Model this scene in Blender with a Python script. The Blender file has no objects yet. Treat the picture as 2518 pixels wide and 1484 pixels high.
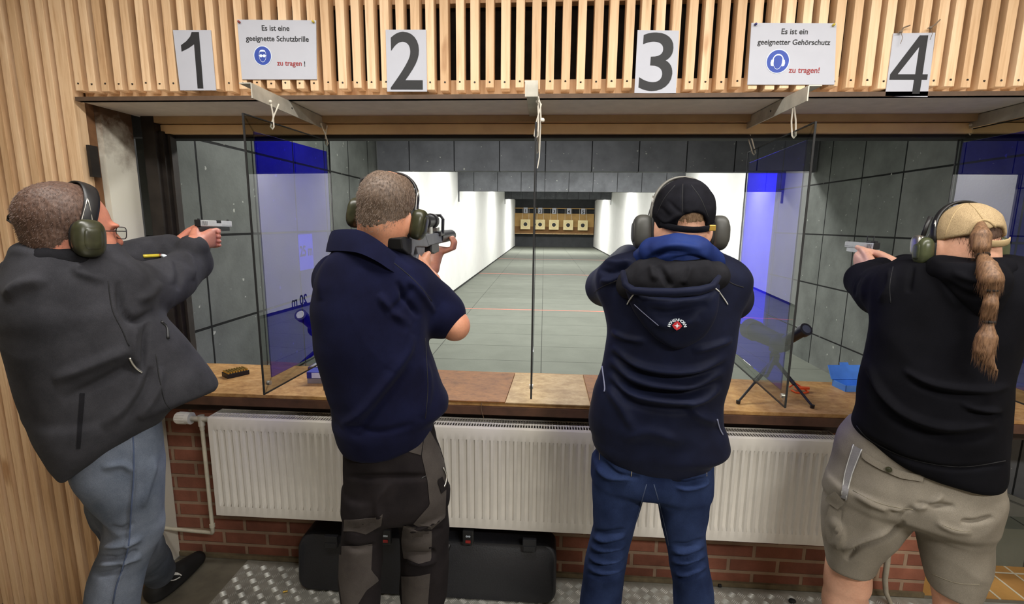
import bpy, bmesh, math, random
import numpy as np
from mathutils import Vector, Matrix, noise as mnoise
R = math.radians
SC = bpy.context.scene
COL = SC.collection

# ------------------------------------------------------------------ camera
F = 1185.58; PITCH, YAW, ROLL = 0.163104673, -0.0639539647, 0.0105865845
HC = 1.65
cp, sp = math.cos(PITCH), math.sin(PITCH); cy, sy = math.cos(YAW), math.sin(YAW)
FWD = np.array([sy*cp, cy*cp, -sp]); RT0 = np.array([cy, -sy, 0.0]); UP0 = np.cross(RT0, FWD)
cr, sr = math.cos(ROLL), math.sin(ROLL)
RT = cr*RT0 + sr*UP0; UP = -sr*RT0 + cr*UP0
CAMM = np.array([RT, -UP, FWD])
cam = bpy.data.cameras.new('camera'); co = bpy.data.objects.new('camera', cam); COL.objects.link(co)
cam.sensor_width = 36; cam.lens = 36*F/2518; cam.clip_start = 0.02; cam.clip_end = 200
co.matrix_world = Matrix(((RT[0], UP[0], -FWD[0], 0), (RT[1], UP[1], -FWD[1], 0), (RT[2], UP[2], -FWD[2], HC), (0, 0, 0, 1)))
SC.camera = co
SC.view_settings.view_transform = 'Standard'; SC.view_settings.look = 'None'
SC.view_settings.exposure = 0.0; SC.view_settings.gamma = 1.0; SC.view_settings.use_curve_mapping = False
SC.cycles.max_bounces = 8; SC.cycles.transparent_max_bounces = 12; SC.cycles.caustics_reflective = False

# world: faint ambient only (closed rooms)
W_ = bpy.data.worlds.new('world'); SC.world = W_; W_.use_nodes = True
W_.node_tree.nodes['Background'].inputs[0].default_value = (1, 0.97, 0.92, 1)
W_.node_tree.nodes['Background'].inputs[1].default_value = 0.05

def area(name, loc, size, power, rot=(0, 0, 0), col=(1, 1, 1), sizey=None):
    l = bpy.data.lights.new(name, 'AREA'); l.energy = power; l.color = col; l.size = size
    if sizey: l.shape = 'RECTANGLE'; l.size_y = sizey
    o = bpy.data.objects.new(name, l); COL.objects.link(o); o.location = loc; o.rotation_euler = rot
    return o
WARM = (1.0, 0.97, 0.92); COOL = (1.0, 0.99, 0.96)
area('room_tube_light', (0.1, 0.95, 2.72), 3.6, 64, col=WARM, sizey=0.2)
area('room_tube_light', (1.3, -0.9, 2.72), 1.2, 86, col=WARM, sizey=0.2)
area('range_light', (-0.5, 3.6, 2.93), 2.2, 80, col=COOL, sizey=0.3)
area('range_light', (0.5, 6.3, 2.93), 4.2, 128, col=COOL, sizey=0.4)
area('range_light', (0.5, 8.9, 2.93), 4.2, 115, col=COOL, sizey=0.4)
area('range_light', (0.5, 12.0, 3.05), 4.2, 142, col=COOL, sizey=0.5)
area('range_light', (0.5, 17.0, 3.05), 4.2, 190, col=COOL, sizey=0.5)
area('range_light', (0.5, 24.6, 3.05), 4.2, 330, col=COOL, sizey=0.5)

# ------------------------------------------------------------------ where a photographed spot lies on a plane of the room
def ray(px, py): return CAMM.T @ np.array([(px-1259)/F, (py-742)/F, 1.0])
def onY(px, py, Y): d = ray(px, py); t = Y/d[1]; return Vector((d[0]*t, Y, d[2]*t+HC))
def onZ(px, py, z): d = ray(px, py); t = (z-HC)/d[2]; return Vector((d[0]*t, d[1]*t, z))
def onX(px, py, X): d = ray(px, py); t = X/d[0]; return Vector((X, d[1]*t, d[2]*t+HC))
def proj(P):
    c = (np.asarray(P) - np.array([0, 0, HC])) @ CAMM.T
    return 1259+F*c[..., 0]/c[..., 2], 742+F*c[..., 1]/c[..., 2]

# ------------------------------------------------------------------ materials
def lin(c):
    return tuple(((v/255)/12.92 if v/255 <= .04045 else ((v/255+.055)/1.055)**2.4) for v in c)
MATS = {}
class N:
    def __init__(s, name):
        m = bpy.data.materials.new(name); m.use_nodes = True; s.m = m; s.t = m.node_tree; s.n = s.t.nodes; s.l = s.t.links
        s.b = s.n['Principled BSDF']; s.out = s.n['Material Output']; MATS[name] = m
    def new(s, ty, **kw):
        nd = s.n.new(ty)
        for k, v in kw.items(): setattr(nd, k, v)
        return nd
    def link(s, a, b): s.l.new(a, b)
    def coord(s, scale=(1, 1, 1), rot=(0, 0, 0), gen='Object'):
        t = s.new('ShaderNodeTexCoord'); m = s.new('ShaderNodeMapping'); m.inputs['Scale'].default_value = scale; m.inputs['Rotation'].default_value = rot
        s.link(t.outputs[gen], m.inputs['Vector']); return m.outputs['Vector']
    def noise(s, vec, scale=5, detail=4, rough=.55):
        n = s.new('ShaderNodeTexNoise'); n.inputs['Scale'].default_value = scale; n.inputs['Detail'].default_value = detail; n.inputs['Roughness'].default_value = rough
        s.link(vec, n.inputs['Vector']); return n.outputs['Fac']
    def ramp(s, fac, stops):
        r = s.new('ShaderNodeValToRGB'); e = r.color_ramp.elements
        while len(e) < len(stops): e.new(.5)
        for i, (p, c) in enumerate(stops):
            e[i].position = p; e[i].color = (*c, 1) if len(c) == 3 else c
        s.link(fac, r.inputs['Fac']); return r.outputs['Color']
    def mix(s, fac, a, b, mode='MIX'):
        m = s.new('ShaderNodeMix', data_type='RGBA', blend_type=mode)
        for i, v in ((0, fac), (6, a), (7, b)):
            if hasattr(v, 'links'): s.link(v, m.inputs[i])
            elif isinstance(v, (int, float)): m.inputs[i].default_value = v
            else: m.inputs[i].default_value = (*v, 1)
        return m.outputs[2]
    def bump(s, h, strength=.3, dist=.01):
        b = s.new('ShaderNodeBump'); b.inputs['Strength'].default_value = strength; b.inputs['Distance'].default_value = dist
        s.link(h, b.inputs['Height']); s.link(b.outputs['Normal'], s.b.inputs['Normal'])
    def set(s, base=None, rough=.5, metal=0, spec=.5, **kw):
        if base is not None:
            if hasattr(base, 'links'): s.link(base, s.b.inputs['Base Color'])
            else: s.b.inputs['Base Color'].default_value = (*base, 1)
        s.b.inputs['Roughness'].default_value = rough; s.b.inputs['Metallic'].default_value = metal; s.b.inputs['Specular IOR Level'].default_value = spec
        for k, v in kw.items(): s.b.inputs[k].default_value = v
        return s.m

def plain(name, c, rough=.5, metal=0, spec=.5, var=.12, scale=20, bump=0, **kw):
    n = N(name); v = n.coord(); f = n.noise(v, scale, 4)
    a = lin(c); lo = tuple(x*(1-var) for x in a); hi = tuple(min(1, x*(1+var)) for x in a)
    n.set(n.ramp(f, [(.3, lo), (.7, hi)]), rough, metal, spec, **kw)
    if bump: n.bump(f, bump, .003)
    return n.m

def fabric(name, c, c2=None, var=.25, scale=6, weave=900, rough=.9, sheen=0, bump=.35):
    n = N(name); v = n.coord(); a = lin(c); b = lin(c2) if c2 else tuple(x*(1+var) for x in a)
    f = n.noise(v, scale, 5, .6); g = n.noise(v, weave, 2)
    base = n.ramp(f, [(.35, a), (.68, b)])
    base = n.mix(.5, base, n.ramp(g, [(.3, (.55, .55, .55)), (.7, (1.25, 1.25, 1.25))]), 'MULTIPLY')
    n.set(base, rough, 0, .08)
    n.b.inputs['Sheen Weight'].default_value = sheen; n.b.inputs['Sheen Roughness'].default_value = .5
    n.bump(g, bump, .0006); return n.m

def m_wood():
    n = N('slat_pine'); v = n.coord((1, 1, .06)); f = n.noise(v, 55, 6, .62); v2 = n.coord((1, 1, .25)); k = n.noise(v2, 9, 3)
    g = n.new('ShaderNodeNewGeometry')
    c = n.ramp(f, [(.25, lin((194, 156, 118))), (.5, lin((228, 196, 160))), (.8, lin((240, 214, 182)))])
    tint = n.ramp(g.outputs['Random Per Island'], [(0, (.80, .72, .62)), (.5, (.98, .93, .86)), (1, (1.12, 1.12, 1.10))])
    c = n.mix(1, c, tint, 'MULTIPLY')
    knot = n.ramp(k, [(.69, (1, 1, 1)), (.76, (.52, .36, .24))])
    c = n.mix(.75, c, knot, 'MULTIPLY')
    n.set(c, .55, 0, .35); n.bump(f, .25, .002); return n.m
WOOD = m_wood()

def tiles(name, base, hi, mortar, w, h, axes, msize=.006, bias=0, offset=0, speck=True, rough=.85, flip=1, mvar=.25):
    n = N(name); t = n.new('ShaderNodeTexCoord'); sp_ = n.new('ShaderNodeSeparateXYZ'); n.link(t.outputs['Object'], sp_.inputs[0])
    cb = n.new('ShaderNodeCombineXYZ'); n.link(sp_.outputs[axes[0]], cb.inputs[0]); n.link(sp_.outputs[axes[1]], cb.inputs[1])
    br = n.new('ShaderNodeTexBrick', offset=offset, squash=1)
    n.link(cb.outputs[0], br.inputs['Vector'])
    br.inputs['Scale'].default_value = 1; br.inputs['Brick Width'].default_value = w; br.inputs['Row Height'].default_value = h
    br.inputs['Mortar Size'].default_value = msize; br.inputs['Mortar Smooth'].default_value = .25; br.inputs['Bias'].default_value = bias
    br.inputs['Color1'].default_value = (*lin(base), 1); br.inputs['Color2'].default_value = (*lin(hi), 1); br.inputs['Mortar'].default_value = (*lin(mortar), 1)
    f = n.noise(t.outputs['Object'], 3.5, 6, .6); g = n.noise(t.outputs['Object'], 60, 3)
    c = n.mix(1, br.outputs['Color'], n.ramp(f, [(.3, (1-mvar,)*3), (.7, (1+mvar,)*3)]), 'MULTIPLY')
    if speck:
        s = n.noise(t.outputs['Object'], 22, 2, .4)
        c = n.mix(n.ramp(s, [(.73, (0, 0, 0)), (.76, (1, 1, 1))]), c, lin((165, 168, 160)))
    n.set(c, rough, 0, .25)
    inv = n.new('ShaderNodeMath', operation='SUBTRACT'); inv.inputs[0].default_value = 1; n.link(br.outputs['Fac'], inv.inputs[1])
    ad = n.new('ShaderNodeMath', operation='MULTIPLY_ADD'); n.link(g, ad.inputs[0]); ad.inputs[1].default_value = .15; n.link(inv.outputs[0], ad.inputs[2])
    n.bump(ad.outputs[0], .6, .012)
    return n.m
TILE_Y = tiles('rubber_tile_side', (95, 99, 95), (107, 110, 106), (20, 21, 21), .52, .52, (1, 2), .008)
TILE_X = tiles('rubber_tile_baffle', (100, 102, 106), (110, 112, 116), (30, 31, 33), .5, .9, (0, 2), .006)
TILE_F = tiles('rubber_floor', (108, 112, 102), (114, 118, 108), (68, 70, 64), 1.2, .62, (0, 1), .005, speck=False, mvar=.08)
BRICK = tiles('brick', (116, 72, 58), (142, 90, 72), (150, 126, 106), .22, .071, (0, 2), .009, offset=.5, speck=False, mvar=.45)
TERRA = tiles('terracotta', (190, 145, 80), (170, 125, 70), (205, 195, 170), .11, .25, (0, 1), .006, speck=False)
PLASTER = None
def m_plaster():
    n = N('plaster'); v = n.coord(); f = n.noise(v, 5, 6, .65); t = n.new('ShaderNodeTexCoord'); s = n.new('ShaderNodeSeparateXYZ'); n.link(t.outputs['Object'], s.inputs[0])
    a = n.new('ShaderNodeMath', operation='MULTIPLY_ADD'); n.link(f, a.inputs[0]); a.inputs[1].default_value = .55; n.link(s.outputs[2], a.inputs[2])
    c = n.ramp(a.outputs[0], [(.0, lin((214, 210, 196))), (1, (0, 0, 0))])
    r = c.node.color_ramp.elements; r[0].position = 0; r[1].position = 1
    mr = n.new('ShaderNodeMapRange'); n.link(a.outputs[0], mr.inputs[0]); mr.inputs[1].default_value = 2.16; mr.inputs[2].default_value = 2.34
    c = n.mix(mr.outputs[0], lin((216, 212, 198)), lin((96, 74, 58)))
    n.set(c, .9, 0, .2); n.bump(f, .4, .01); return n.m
PLASTER = m_plaster()
SOFFIT = plain('soffit_board', (240, 232, 222), .7, var=.06)
BEAM1 = plain('beam_wood_dull', (176, 148, 110), .6, var=.12, scale=8)
BEAM2 = plain('beam_wood_yellow', (250, 214, 164), .5, var=.1, scale=8)
BLACKFELT = plain('black_felt', (38, 34, 30), .95, spec=.1, var=.3)
DARKSTEEL = plain('dark_steel', (46, 40, 36), .55, .3, var=.3)
WHITEWALL = plain('white_lining', (240, 240, 236), .85, var=.03, scale=3)
ROOMWALL = plain('room_paint', (205, 192, 172), .9, var=.05)
CEIL = plain('ceiling_paint', (225, 222, 212), .9, var=.04)
REDLINE = plain('red_tape', (214, 120, 98), .6)
def m_cork(name, a, b, c):
    n = N(name); v = n.coord((1, 1.4, 1)); f = n.noise(v, 26, 6, .7); g = n.noise(v, 7, 4)
    col = n.ramp(f, [(.28, lin(a)), (.5, lin(b)), (.72, lin(c))])
    col = n.mix(.6, col, n.ramp(g, [(.35, (.72, .66, .6)), (.65, (1.1, 1.08, 1.05))]), 'MULTIPLY')
    n.set(col, .5, 0, .35); n.bump(f, .15, .002); return n.m
CORK = m_cork('particle_board', (146, 104, 60), (182, 140, 86), (202, 166, 112))
CORKPALE = m_cork('particle_board_pale', (156, 126, 84), (184, 156, 112), (206, 182, 140))
MATBROWN = m_cork('brown_mat', (104, 66, 32), (142, 94, 48), (160, 110, 60))
COUNTERWOOD = plain('counter_edge_wood', (84, 56, 40), .6, var=.35, scale=14)
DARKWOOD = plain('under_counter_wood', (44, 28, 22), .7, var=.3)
RADW = plain('radiator_enamel', (222, 217, 208), .35, var=.03)
RADD = plain('radiator_inside', (60, 58, 54), .6)
CHROME = plain('brushed_metal', (190, 188, 182), .35, .9, var=.15, scale=40)
GALV = plain('galvanised_steel', (190, 186, 174), .42, .25, var=.2, scale=18)
BLACKP = plain('black_plastic', (26, 26, 28), .45, var=.2)
BLACKR = plain('black_rubber', (18, 18, 19), .7, var=.2)
CASE = plain('case_plastic', (30, 31, 36), .5, var=.18, scale=160, bump=.3)
REDP = plain('red_plastic', (150, 40, 36), .4)
PAPER = plain('paper', (184, 186, 196), .6, var=.02)
INK = plain('ink_dark', (24, 24, 28), .6)
INKR = plain('ink_red', (150, 42, 44), .6)
INKB = plain('ink_blue', (24, 62, 160), .5)
INKLB = plain('ink_light', (226, 236, 250), .5)
CORD = plain('white_cord', (226, 220, 206), .8)
BRASS = plain('brass', (206, 172, 84), .3, .9)
BLUEBOX = plain('blue_card', (34, 44, 140), .5)
BLUEPL = plain('blue_plastic', (78, 140, 224), .35)
ORANGE = plain('orange_plastic', (240, 92, 34), .45)
OLIVE = plain('olive_plastic', (52, 53, 36), .32, var=.35, scale=40)
OLIVEG = plain('olive_green_plastic', (68, 73, 50), .3, var=.25, scale=30)
GREYCUP = plain('grey_cup_plastic', (62, 62, 58), .5, var=.12)
SILVER = plain('silver_slide', (206, 206, 200), .3, .35, var=.12)
STEELBLK = plain('gun_black', (34, 34, 36), .42, .2)
GUNGREY = plain('gun_grey_polymer', (96, 98, 104), .5, var=.15)
TARGETP = plain('target_card', (238, 222, 170), .7, var=.03)
BOARDO = plain('target_backing', (186, 150, 92), .8, var=.12, scale=3)
BOARDD = plain('target_backing_dark', (128, 92, 52), .8, var=.12, scale=3)
WHITEP = plain('white_plastic', (232, 232, 228), .4)
REDPIN = plain('red_pin', (150, 60, 50), .3); YELPIN = plain('yellow_pin', (200, 180, 60), .3); BLUPIN = plain('blue_pin', (50, 50, 110), .3)
def m_chequer():
    n = N('chequer_plate'); v = n.coord(); f = n.noise(v, 7, 5, .6); g = n.noise(v, 40, 4, .6)
    c = n.ramp(f, [(.3, lin((156, 156, 149))), (.7, lin((204, 204, 196)))])
    c = n.mix(.5, c, n.ramp(g, [(.3, (.7, .66, .6)), (.7, (1.1, 1.1, 1.1))]), 'MULTIPLY')
    n.set(c, .38, .45, .5); n.bump(g, .2, .002); return n.m
CHEQ = m_chequer()
DIRTF = plain('concrete_floor', (110, 104, 90), .85, var=.25, scale=9)

def glassy(name, tint, ior, extra=None, tr=1.0):
    n = N(name); n.n.remove(n.b)
    t = n.new('ShaderNodeBsdfTransparent'); t.inputs[0].default_value = (*tint, 1)
    g = n.new('ShaderNodeBsdfGlossy'); g.inputs['Roughness'].default_value = .004; g.inputs['Color'].default_value = (.95, .95, 1, 1)
    fr = n.new('ShaderNodeFresnel'); fr.inputs['IOR'].default_value = ior
    ge = n.new('ShaderNodeNewGeometry'); iv = n.new('ShaderNodeMath', operation='SUBTRACT'); iv.inputs[0].default_value = 1; n.link(ge.outputs['Backfacing'], iv.inputs[1])
    mu = n.new('ShaderNodeMath', operation='MULTIPLY'); n.link(fr.outputs[0], mu.inputs[0]); n.link(iv.outputs[0], mu.inputs[1])
    m = n.new('ShaderNodeMixShader'); n.link(mu.outputs[0], m.inputs[0]); n.link(t.outputs[0], m.inputs[1]); n.link(g.outputs[0], m.inputs[2])
    n.link(m.outputs[0], n.out.inputs[0]); return n.m
BLUEFILM = glassy('blue_tinted_acrylic', (.12, .11, .93), 2.3)
CLEARPANE = glassy('clear_acrylic', (.72, .74, .72), 1.5)
LENS = glassy('spectacle_lens', (.93, .95, .94), 1.3)

# ------------------------------------------------------------------ mesh helpers
class MB:
    def __init__(s): s.bm = bmesh.new()
    def _tag(s, geom, mi):
        for f in geom: f.material_index = mi
    def box(s, lo, hi, mi=0, bev=0, M=None):
        c = [(lo[i]+hi[i])/2 for i in range(3)]; d = [abs(hi[i]-lo[i]) for i in range(3)]
        r = bmesh.ops.create_cube(s.bm, size=1); vs = r['verts']
        bmesh.ops.scale(s.bm, vec=d, verts=vs); bmesh.ops.translate(s.bm, vec=c, verts=vs)
        fs = set(f for v in vs for f in v.link_faces)
        if bev:
            es = list(set(e for v in vs for e in v.link_edges))
            rb = bmesh.ops.bevel(s.bm, geom=es, offset=bev, segments=2, affect='EDGES', profile=.6)
            fs = set(rb['faces']) | set(f for f in fs if f.is_valid)
            vs = list(set(v for f in fs for v in f.verts))
        if mi: s._tag(fs, mi)
        if M is not None: bmesh.ops.transform(s.bm, matrix=M, verts=vs)
        return vs
    def cyl(s, a, b, r, r2=None, seg=14, mi=0, cap=True):
        a = Vector(a); b = Vector(b); d = b-a; r2 = r if r2 is None else r2
        M = Matrix.Translation((a+b)/2) @ d.to_track_quat('Z', 'Y').to_matrix().to_4x4()
        q = bmesh.ops.create_cone(s.bm, cap_ends=cap, segments=seg, radius1=r, radius2=r2, depth=d.length, matrix=M)
        if mi: s._tag(set(f for v in q['verts'] for f in v.link_faces), mi)
        return q['verts']
    def ball(s, c, r, seg=16, mi=0, M=None):
        if not hasattr(r, '__len__'): r = (r, r, r)
        q = bmesh.ops.create_uvsphere(s.bm, u_segments=seg, v_segments=max(6, seg//2+2), radius=1)
        T = Matrix.Translation(c) @ (M.to_4x4() if M is not None else Matrix()) @ Matrix.Diagonal((*r, 1))
        bmesh.ops.transform(s.bm, matrix=T, verts=q['verts'])
        if mi: s._tag(set(f for v in q['verts'] for f in v.link_faces), mi)
        return q['verts']
    def tube(s, pts, r, seg=8, mi=0, flat=None, up=(0, 0, 1)):
        pts = [Vector(p) for p in pts]; n = len(pts); rings = []
        rr = r if hasattr(r, '__len__') else [r]*n
        prev = None
        for i, p in enumerate(pts):
            t = (pts[min(i+1, n-1)]-pts[max(i-1, 0)]).normalized()
            if prev is None:
                a = Vector(up)
                if abs(a.dot(t)) > .95: a = Vector((1, 0, 0))
                u = (a-t*a.dot(t)).normalized()
            else: u = (prev-t*prev.dot(t)).normalized()
            prev = u; w = t.cross(u); fx = 1 if flat is None else flat
            rings.append([s.bm.verts.new(p+u*math.cos(k*2*math.pi/seg)*rr[i]+w*math.sin(k*2*math.pi/seg)*rr[i]*fx) for k in range(seg)])
        for i in range(n-1):
            for k in range(seg):
                f = s.bm.faces.new((rings[i][k], rings[i][(k+1) % seg], rings[i+1][(k+1) % seg], rings[i+1][k])); f.material_index = mi
        for rg, rev in ((rings[0], True), (rings[-1], False)):
            f = s.bm.faces.new(rg[::-1] if rev else rg); f.material_index = mi
    def prism(s, poly, depth, M=None, mi=0):
        """poly in XY, extruded 0..depth along Z, then M"""
        a = [s.bm.verts.new((p[0], p[1], 0)) for p in poly]; b = [s.bm.verts.new((p[0], p[1], depth)) for p in poly]; n = len(poly)
        fs = [s.bm.faces.new(a[::-1]), s.bm.faces.new(b)]
        for i in range(n): fs.append(s.bm.faces.new((a[i], a[(i+1) % n], b[(i+1) % n], b[i])))
        s._tag(fs, mi)
        if M is not None: bmesh.ops.transform(s.bm, matrix=M, verts=a+b)
    def quad(s, ps, mi=0):
        f = s.bm.faces.new([s.bm.verts.new(p) for p in ps]); f.material_index = mi
    def build(s, name, mat, parent=None, smooth=False, recalc=True):
        if recalc: bmesh.ops.recalc_face_normals(s.bm, faces=s.bm.faces)
        me = bpy.data.meshes.new(name); s.bm.to_mesh(me); s.bm.free()
        for m in (mat if isinstance(mat, (list, tuple)) else [mat]): me.materials.append(m)
        if smooth:
            me.shade_smooth()
            if smooth != 'all':
                try: me.set_sharp_from_angle(angle=R(38))
                except Exception: pass
        o = bpy.data.objects.new(name, me); COL.objects.link(o)
        if parent is not None:
            o.parent = parent
            o.matrix_parent_inverse = parent_inv(parent)
        return o
def world_of(o):
    M = Matrix.LocRotScale(o.location, o.rotation_euler, o.scale)
    if o.parent: M = world_of(o.parent) @ o.matrix_parent_inverse @ M
    return M
def parent_inv(p): return world_of(p).inverted()
def tag(o, label, cat, group=None, kind=None):
    if label: o['label'] = label
    if cat: o['category'] = cat
    if group: o['group'] = group
    if kind: o['kind'] = kind
    return o
def thing(name, loc, label, cat, group=None, rot=(0, 0, 0)):
    e = bpy.data.objects.new(name, None); COL.objects.link(e); e.location = loc; e.rotation_euler = rot; e.empty_display_size = .05
    return tag(e, label, cat, group)
def struct(o): o['kind'] = 'structure'; return o
def part(o, label): o['label'] = label; return o
def text_bm(s, w, h, depth=.0012, bold=0.0, spacing=1.0):
    """letters as a mesh in XY centred on the origin, scaled to w x h (either may be None)"""
    cu = bpy.data.curves.new('txt', 'FONT'); cu.body = s; cu.extrude = .01; cu.offset = bold; cu.space_character = spacing; cu.resolution_u = 6
    o = bpy.data.objects.new('txt', cu); COL.objects.link(o)
    dg = bpy.context.evaluated_depsgraph_get(); me = bpy.data.meshes.new_from_object(o.evaluated_get(dg))
    bpy.data.objects.remove(o); bpy.data.curves.remove(cu)
    co_ = np.array([v.co[:] for v in me.vertices]); lo, hi = co_.min(0), co_.max(0); c = (lo+hi)/2; d = hi-lo
    sx = w/d[0] if w else h/d[1]; sy_ = h/d[1] if h else w/d[0]
    bm = bmesh.new(); bm.from_mesh(me); bpy.data.meshes.remove(me)
    for v in bm.verts: v.co = ((v.co.x-c[0])*sx, (v.co.y-c[1])*sy_, v.co.z/(.02)*depth)
    return bm
def add_text(mb, s, w, h, M, mi=0, **kw):
    b = text_bm(s, w, h, **kw)
    for f in b.faces: f.material_index = mi
    b.transform(M); me = bpy.data.meshes.new('t'); b.to_mesh(me); b.free(); mb.bm.from_mesh(me); bpy.data.meshes.remove(me)
def frame3(o, x, z):
    """matrix with columns x, y, z at o"""
    x = Vector(x).normalized(); z = Vector(z); z = (z-x*z.dot(x)).normalized(); y = z.cross(x)
    return Matrix(((x.x, y.x, z.x, o[0]), (x.y, y.y, z.y, o[1]), (x.z, y.z, z.z, o[2]), (0, 0, 0, 1)))
FACE = lambda o: frame3(o, (1, 0, 0), (0, -1, 0))      # sheet facing the camera side (-Y), text reads left to right

# ================================================================== THE SETTING
rnd = random.Random(7)
YS = 1.82                      # front face of the slats
XL, XJ, YW = -1.79, -1.775, 2.06
# --- slatted front wall: one cladding of pine slats over dark felt
mb = MB()
x = -1.768+.0539*0
k = 0
while x < 2.75:
    dz = rnd.uniform(-.006, .006); w = rnd.uniform(.0285, .0325); xo = x+rnd.uniform(-.003, .003)
    zb = 2.128-.004*(x+1.8)
    mb.box((xo-w/2, YS, zb+dz), (xo+w/2, YS+.047, 2.74), bev=.0015)
    x += .0539; k += 1
mb.box((-1.79, YS+.048, 2.105), (2.75, YS+.085, 2.165)); mb.box((-1.79, YS+.048, 2.425), (2.75, YS+.085, 2.5))
struct(mb.build('wall_front', WOOD))
mb = MB(); mb.box((-1.79, YS+.086, 2.1), (2.75, YS+.12, 2.75)); struct(mb.build('wall_front_backing', BLACKFELT))
mb = MB(); 
for i in range(86):              # dark screw heads near the slat feet
    x = -1.768+.0539*i
    if x > 2.7: break
    mb.cyl((x, YS+.001, 2.151-.004*(x+1.8)+rnd.uniform(-.004, .004)), (x, YS-.0012, 2.151-.004*(x+1.8)), .0034, seg=8)
struct(mb.build('trim_1', DARKSTEEL))
# --- slatted wall left of the opening, down to the floor
mb = MB(); x = -1.822
k = 0
while x > -3.0:
    w = .031+rnd.uniform(-.001, .0015)
    if k == 0: w = .05
    mb.box((x-w/2, YS, -.13), (x+w/2, YS+.047, 2.74), bev=.0015)
    x -= .0565 if k else .062; k += 1
struct(mb.build('wall_left_slats', WOOD))
mb = MB(); mb.box((-3.0, YS+.048, -.13), (-1.80, YS+.085, 2.75)); struct(mb.build('wall_left_backing', plain('backing_wood', (120, 84, 54), .8, var=.2)))
# --- plastered jamb, soffit, beams, steel frame of the opening
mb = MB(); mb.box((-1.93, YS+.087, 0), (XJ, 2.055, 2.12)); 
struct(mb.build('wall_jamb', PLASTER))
mb = MB(); mb.box((XJ-.006, YS+.012, 1.81), (XJ+.006, YS+.05, 1.93)); struct(mb.build('trim_2', DARKSTEEL))
mb = MB(); mb.box((XJ, YS+.0, 2.088), (2.75, 2.10, 2.104)); struct(mb.build('trim_3', SOFFIT))
mb = MB(); mb.box((XJ-.01, YS-.004, 2.088), (2.75, YS+.02, 2.103)); struct(mb.build('trim_4', plain('soffit_edge', (88, 68, 52), .7, var=.2)))
mb = MB(); mb.box((-1.72, 2.085, 2.062), (2.75, 2.14, 2.0875)); struct(mb.build('trim_5', BEAM1))
mb = MB(); mb.box((-1.72, 2.12, 2.022), (2.75, 2.2, 2.06), bev=.003); struct(mb.build('trim_6', BEAM2))
mb = MB(); mb.box((-1.72, 2.15, 2.006), (2.75, 2.22, 2.0215)); struct(mb.build('shadow_gap_strip', BLACKR))  # black strip put in for the dark shadow gap under the beam
mb = MB(); mb.box((XJ+.02, 2.08, .9), (-1.70, 2.14, 2.088)); mb.box((-1.70, 2.105, .9), (-1.682, 2.16, 2.03)); mb.box((-1.676, 2.125, .9), (-1.664, 2.16, 2.03))
struct(mb.build('trim_8', DARKSTEEL))
# --- brick parapet under the counter, floor, room shell
mb = MB(); mb.box((-1.93, YW, 0), (1.745, 2.30, .845)); struct(mb.build('wall_parapet', BRICK))
mb = MB(); mb.box((-1.79, YW-.012, 0), (1.745, YW, .022)); mb.box((-1.838+.03, YW-.018, .14), (-1.79, YW, .60)); struct(mb.build('baseboard_front', plain('dirty_mortar', (104, 92, 70), .9, var=.3)))
mb = MB(); mb.box((-1.775, -3.5, -.2), (3.1, 2.07, -.004)); mb.box((-3.0, -3.5, -.2), (-1.776, 1.95, -.13)); struct(mb.build('floor', DIRTF))
mb = MB()                       # five-bar chequer plate laid on the floor
mb.box((-1.42, -1.2, -.0038), (2.2, 2.045, 0))
cell = .043
ix0, ix1 = int(-1.42/cell), int(2.2/cell)
for ix in range(ix0, ix1):
    for iy in range(int(1.05/cell), int(2.03/cell)):
        cx, cy_ = (ix+.5)*cell, (iy+.5)*cell
        if not (-1.40 < cx < 2.18): continue
        alt = (ix+iy) % 2; a = R(45 if alt else -45); ca, sa = math.cos(a), math.sin(a)
        for j in range(-2, 3):
            ox, oy = -sa*j*.0068, ca*j*.0068
            L, Wd = .0145, .0026
            vs = [mb.bm.verts.new((cx+ox+ca*u-sa*v, cy_+oy+sa*u+ca*v, zz)) for u, v, zz in ((-L, 0, 0), (0, -Wd, 0), (L, 0, 0), (0, Wd, 0), (-L*.45, 0, .0028), (L*.45, 0, .0028))]
            for q in ((0, 1, 4), (1, 5, 4), (1, 2, 5), (2, 3, 5), (3, 4, 5), (3, 0, 4)): mb.bm.faces.new([vs[i] for i in q]).material_index = 1
struct(mb.build('floor_plate', [CHEQ, plain('bright_tread', (204, 204, 198), .3, .35, var=.1)], recalc=False))  # bars get a brighter colour than the plate so the pattern stands out
mb = MB(); mb.box((-3.1, -3.6, -.1), (-3.0, 1.9, 2.8)); struct(mb.build('wall_left', ROOMWALL))
mb = MB(); mb.box((3.1, -3.6, -.1), (3.2, 1.9, 2.8)); struct(mb.build('wall_right', ROOMWALL))
mb = MB(); mb.box((-3.1, -3.7, -.1), (3.2, -3.6, 2.8)); struct(mb.build('wall_back', ROOMWALL))
mb = MB(); mb.box((-3.1, -3.7, 2.76), (3.2, 1.94, 2.82)); struct(mb.build('ceiling', CEIL))
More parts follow.
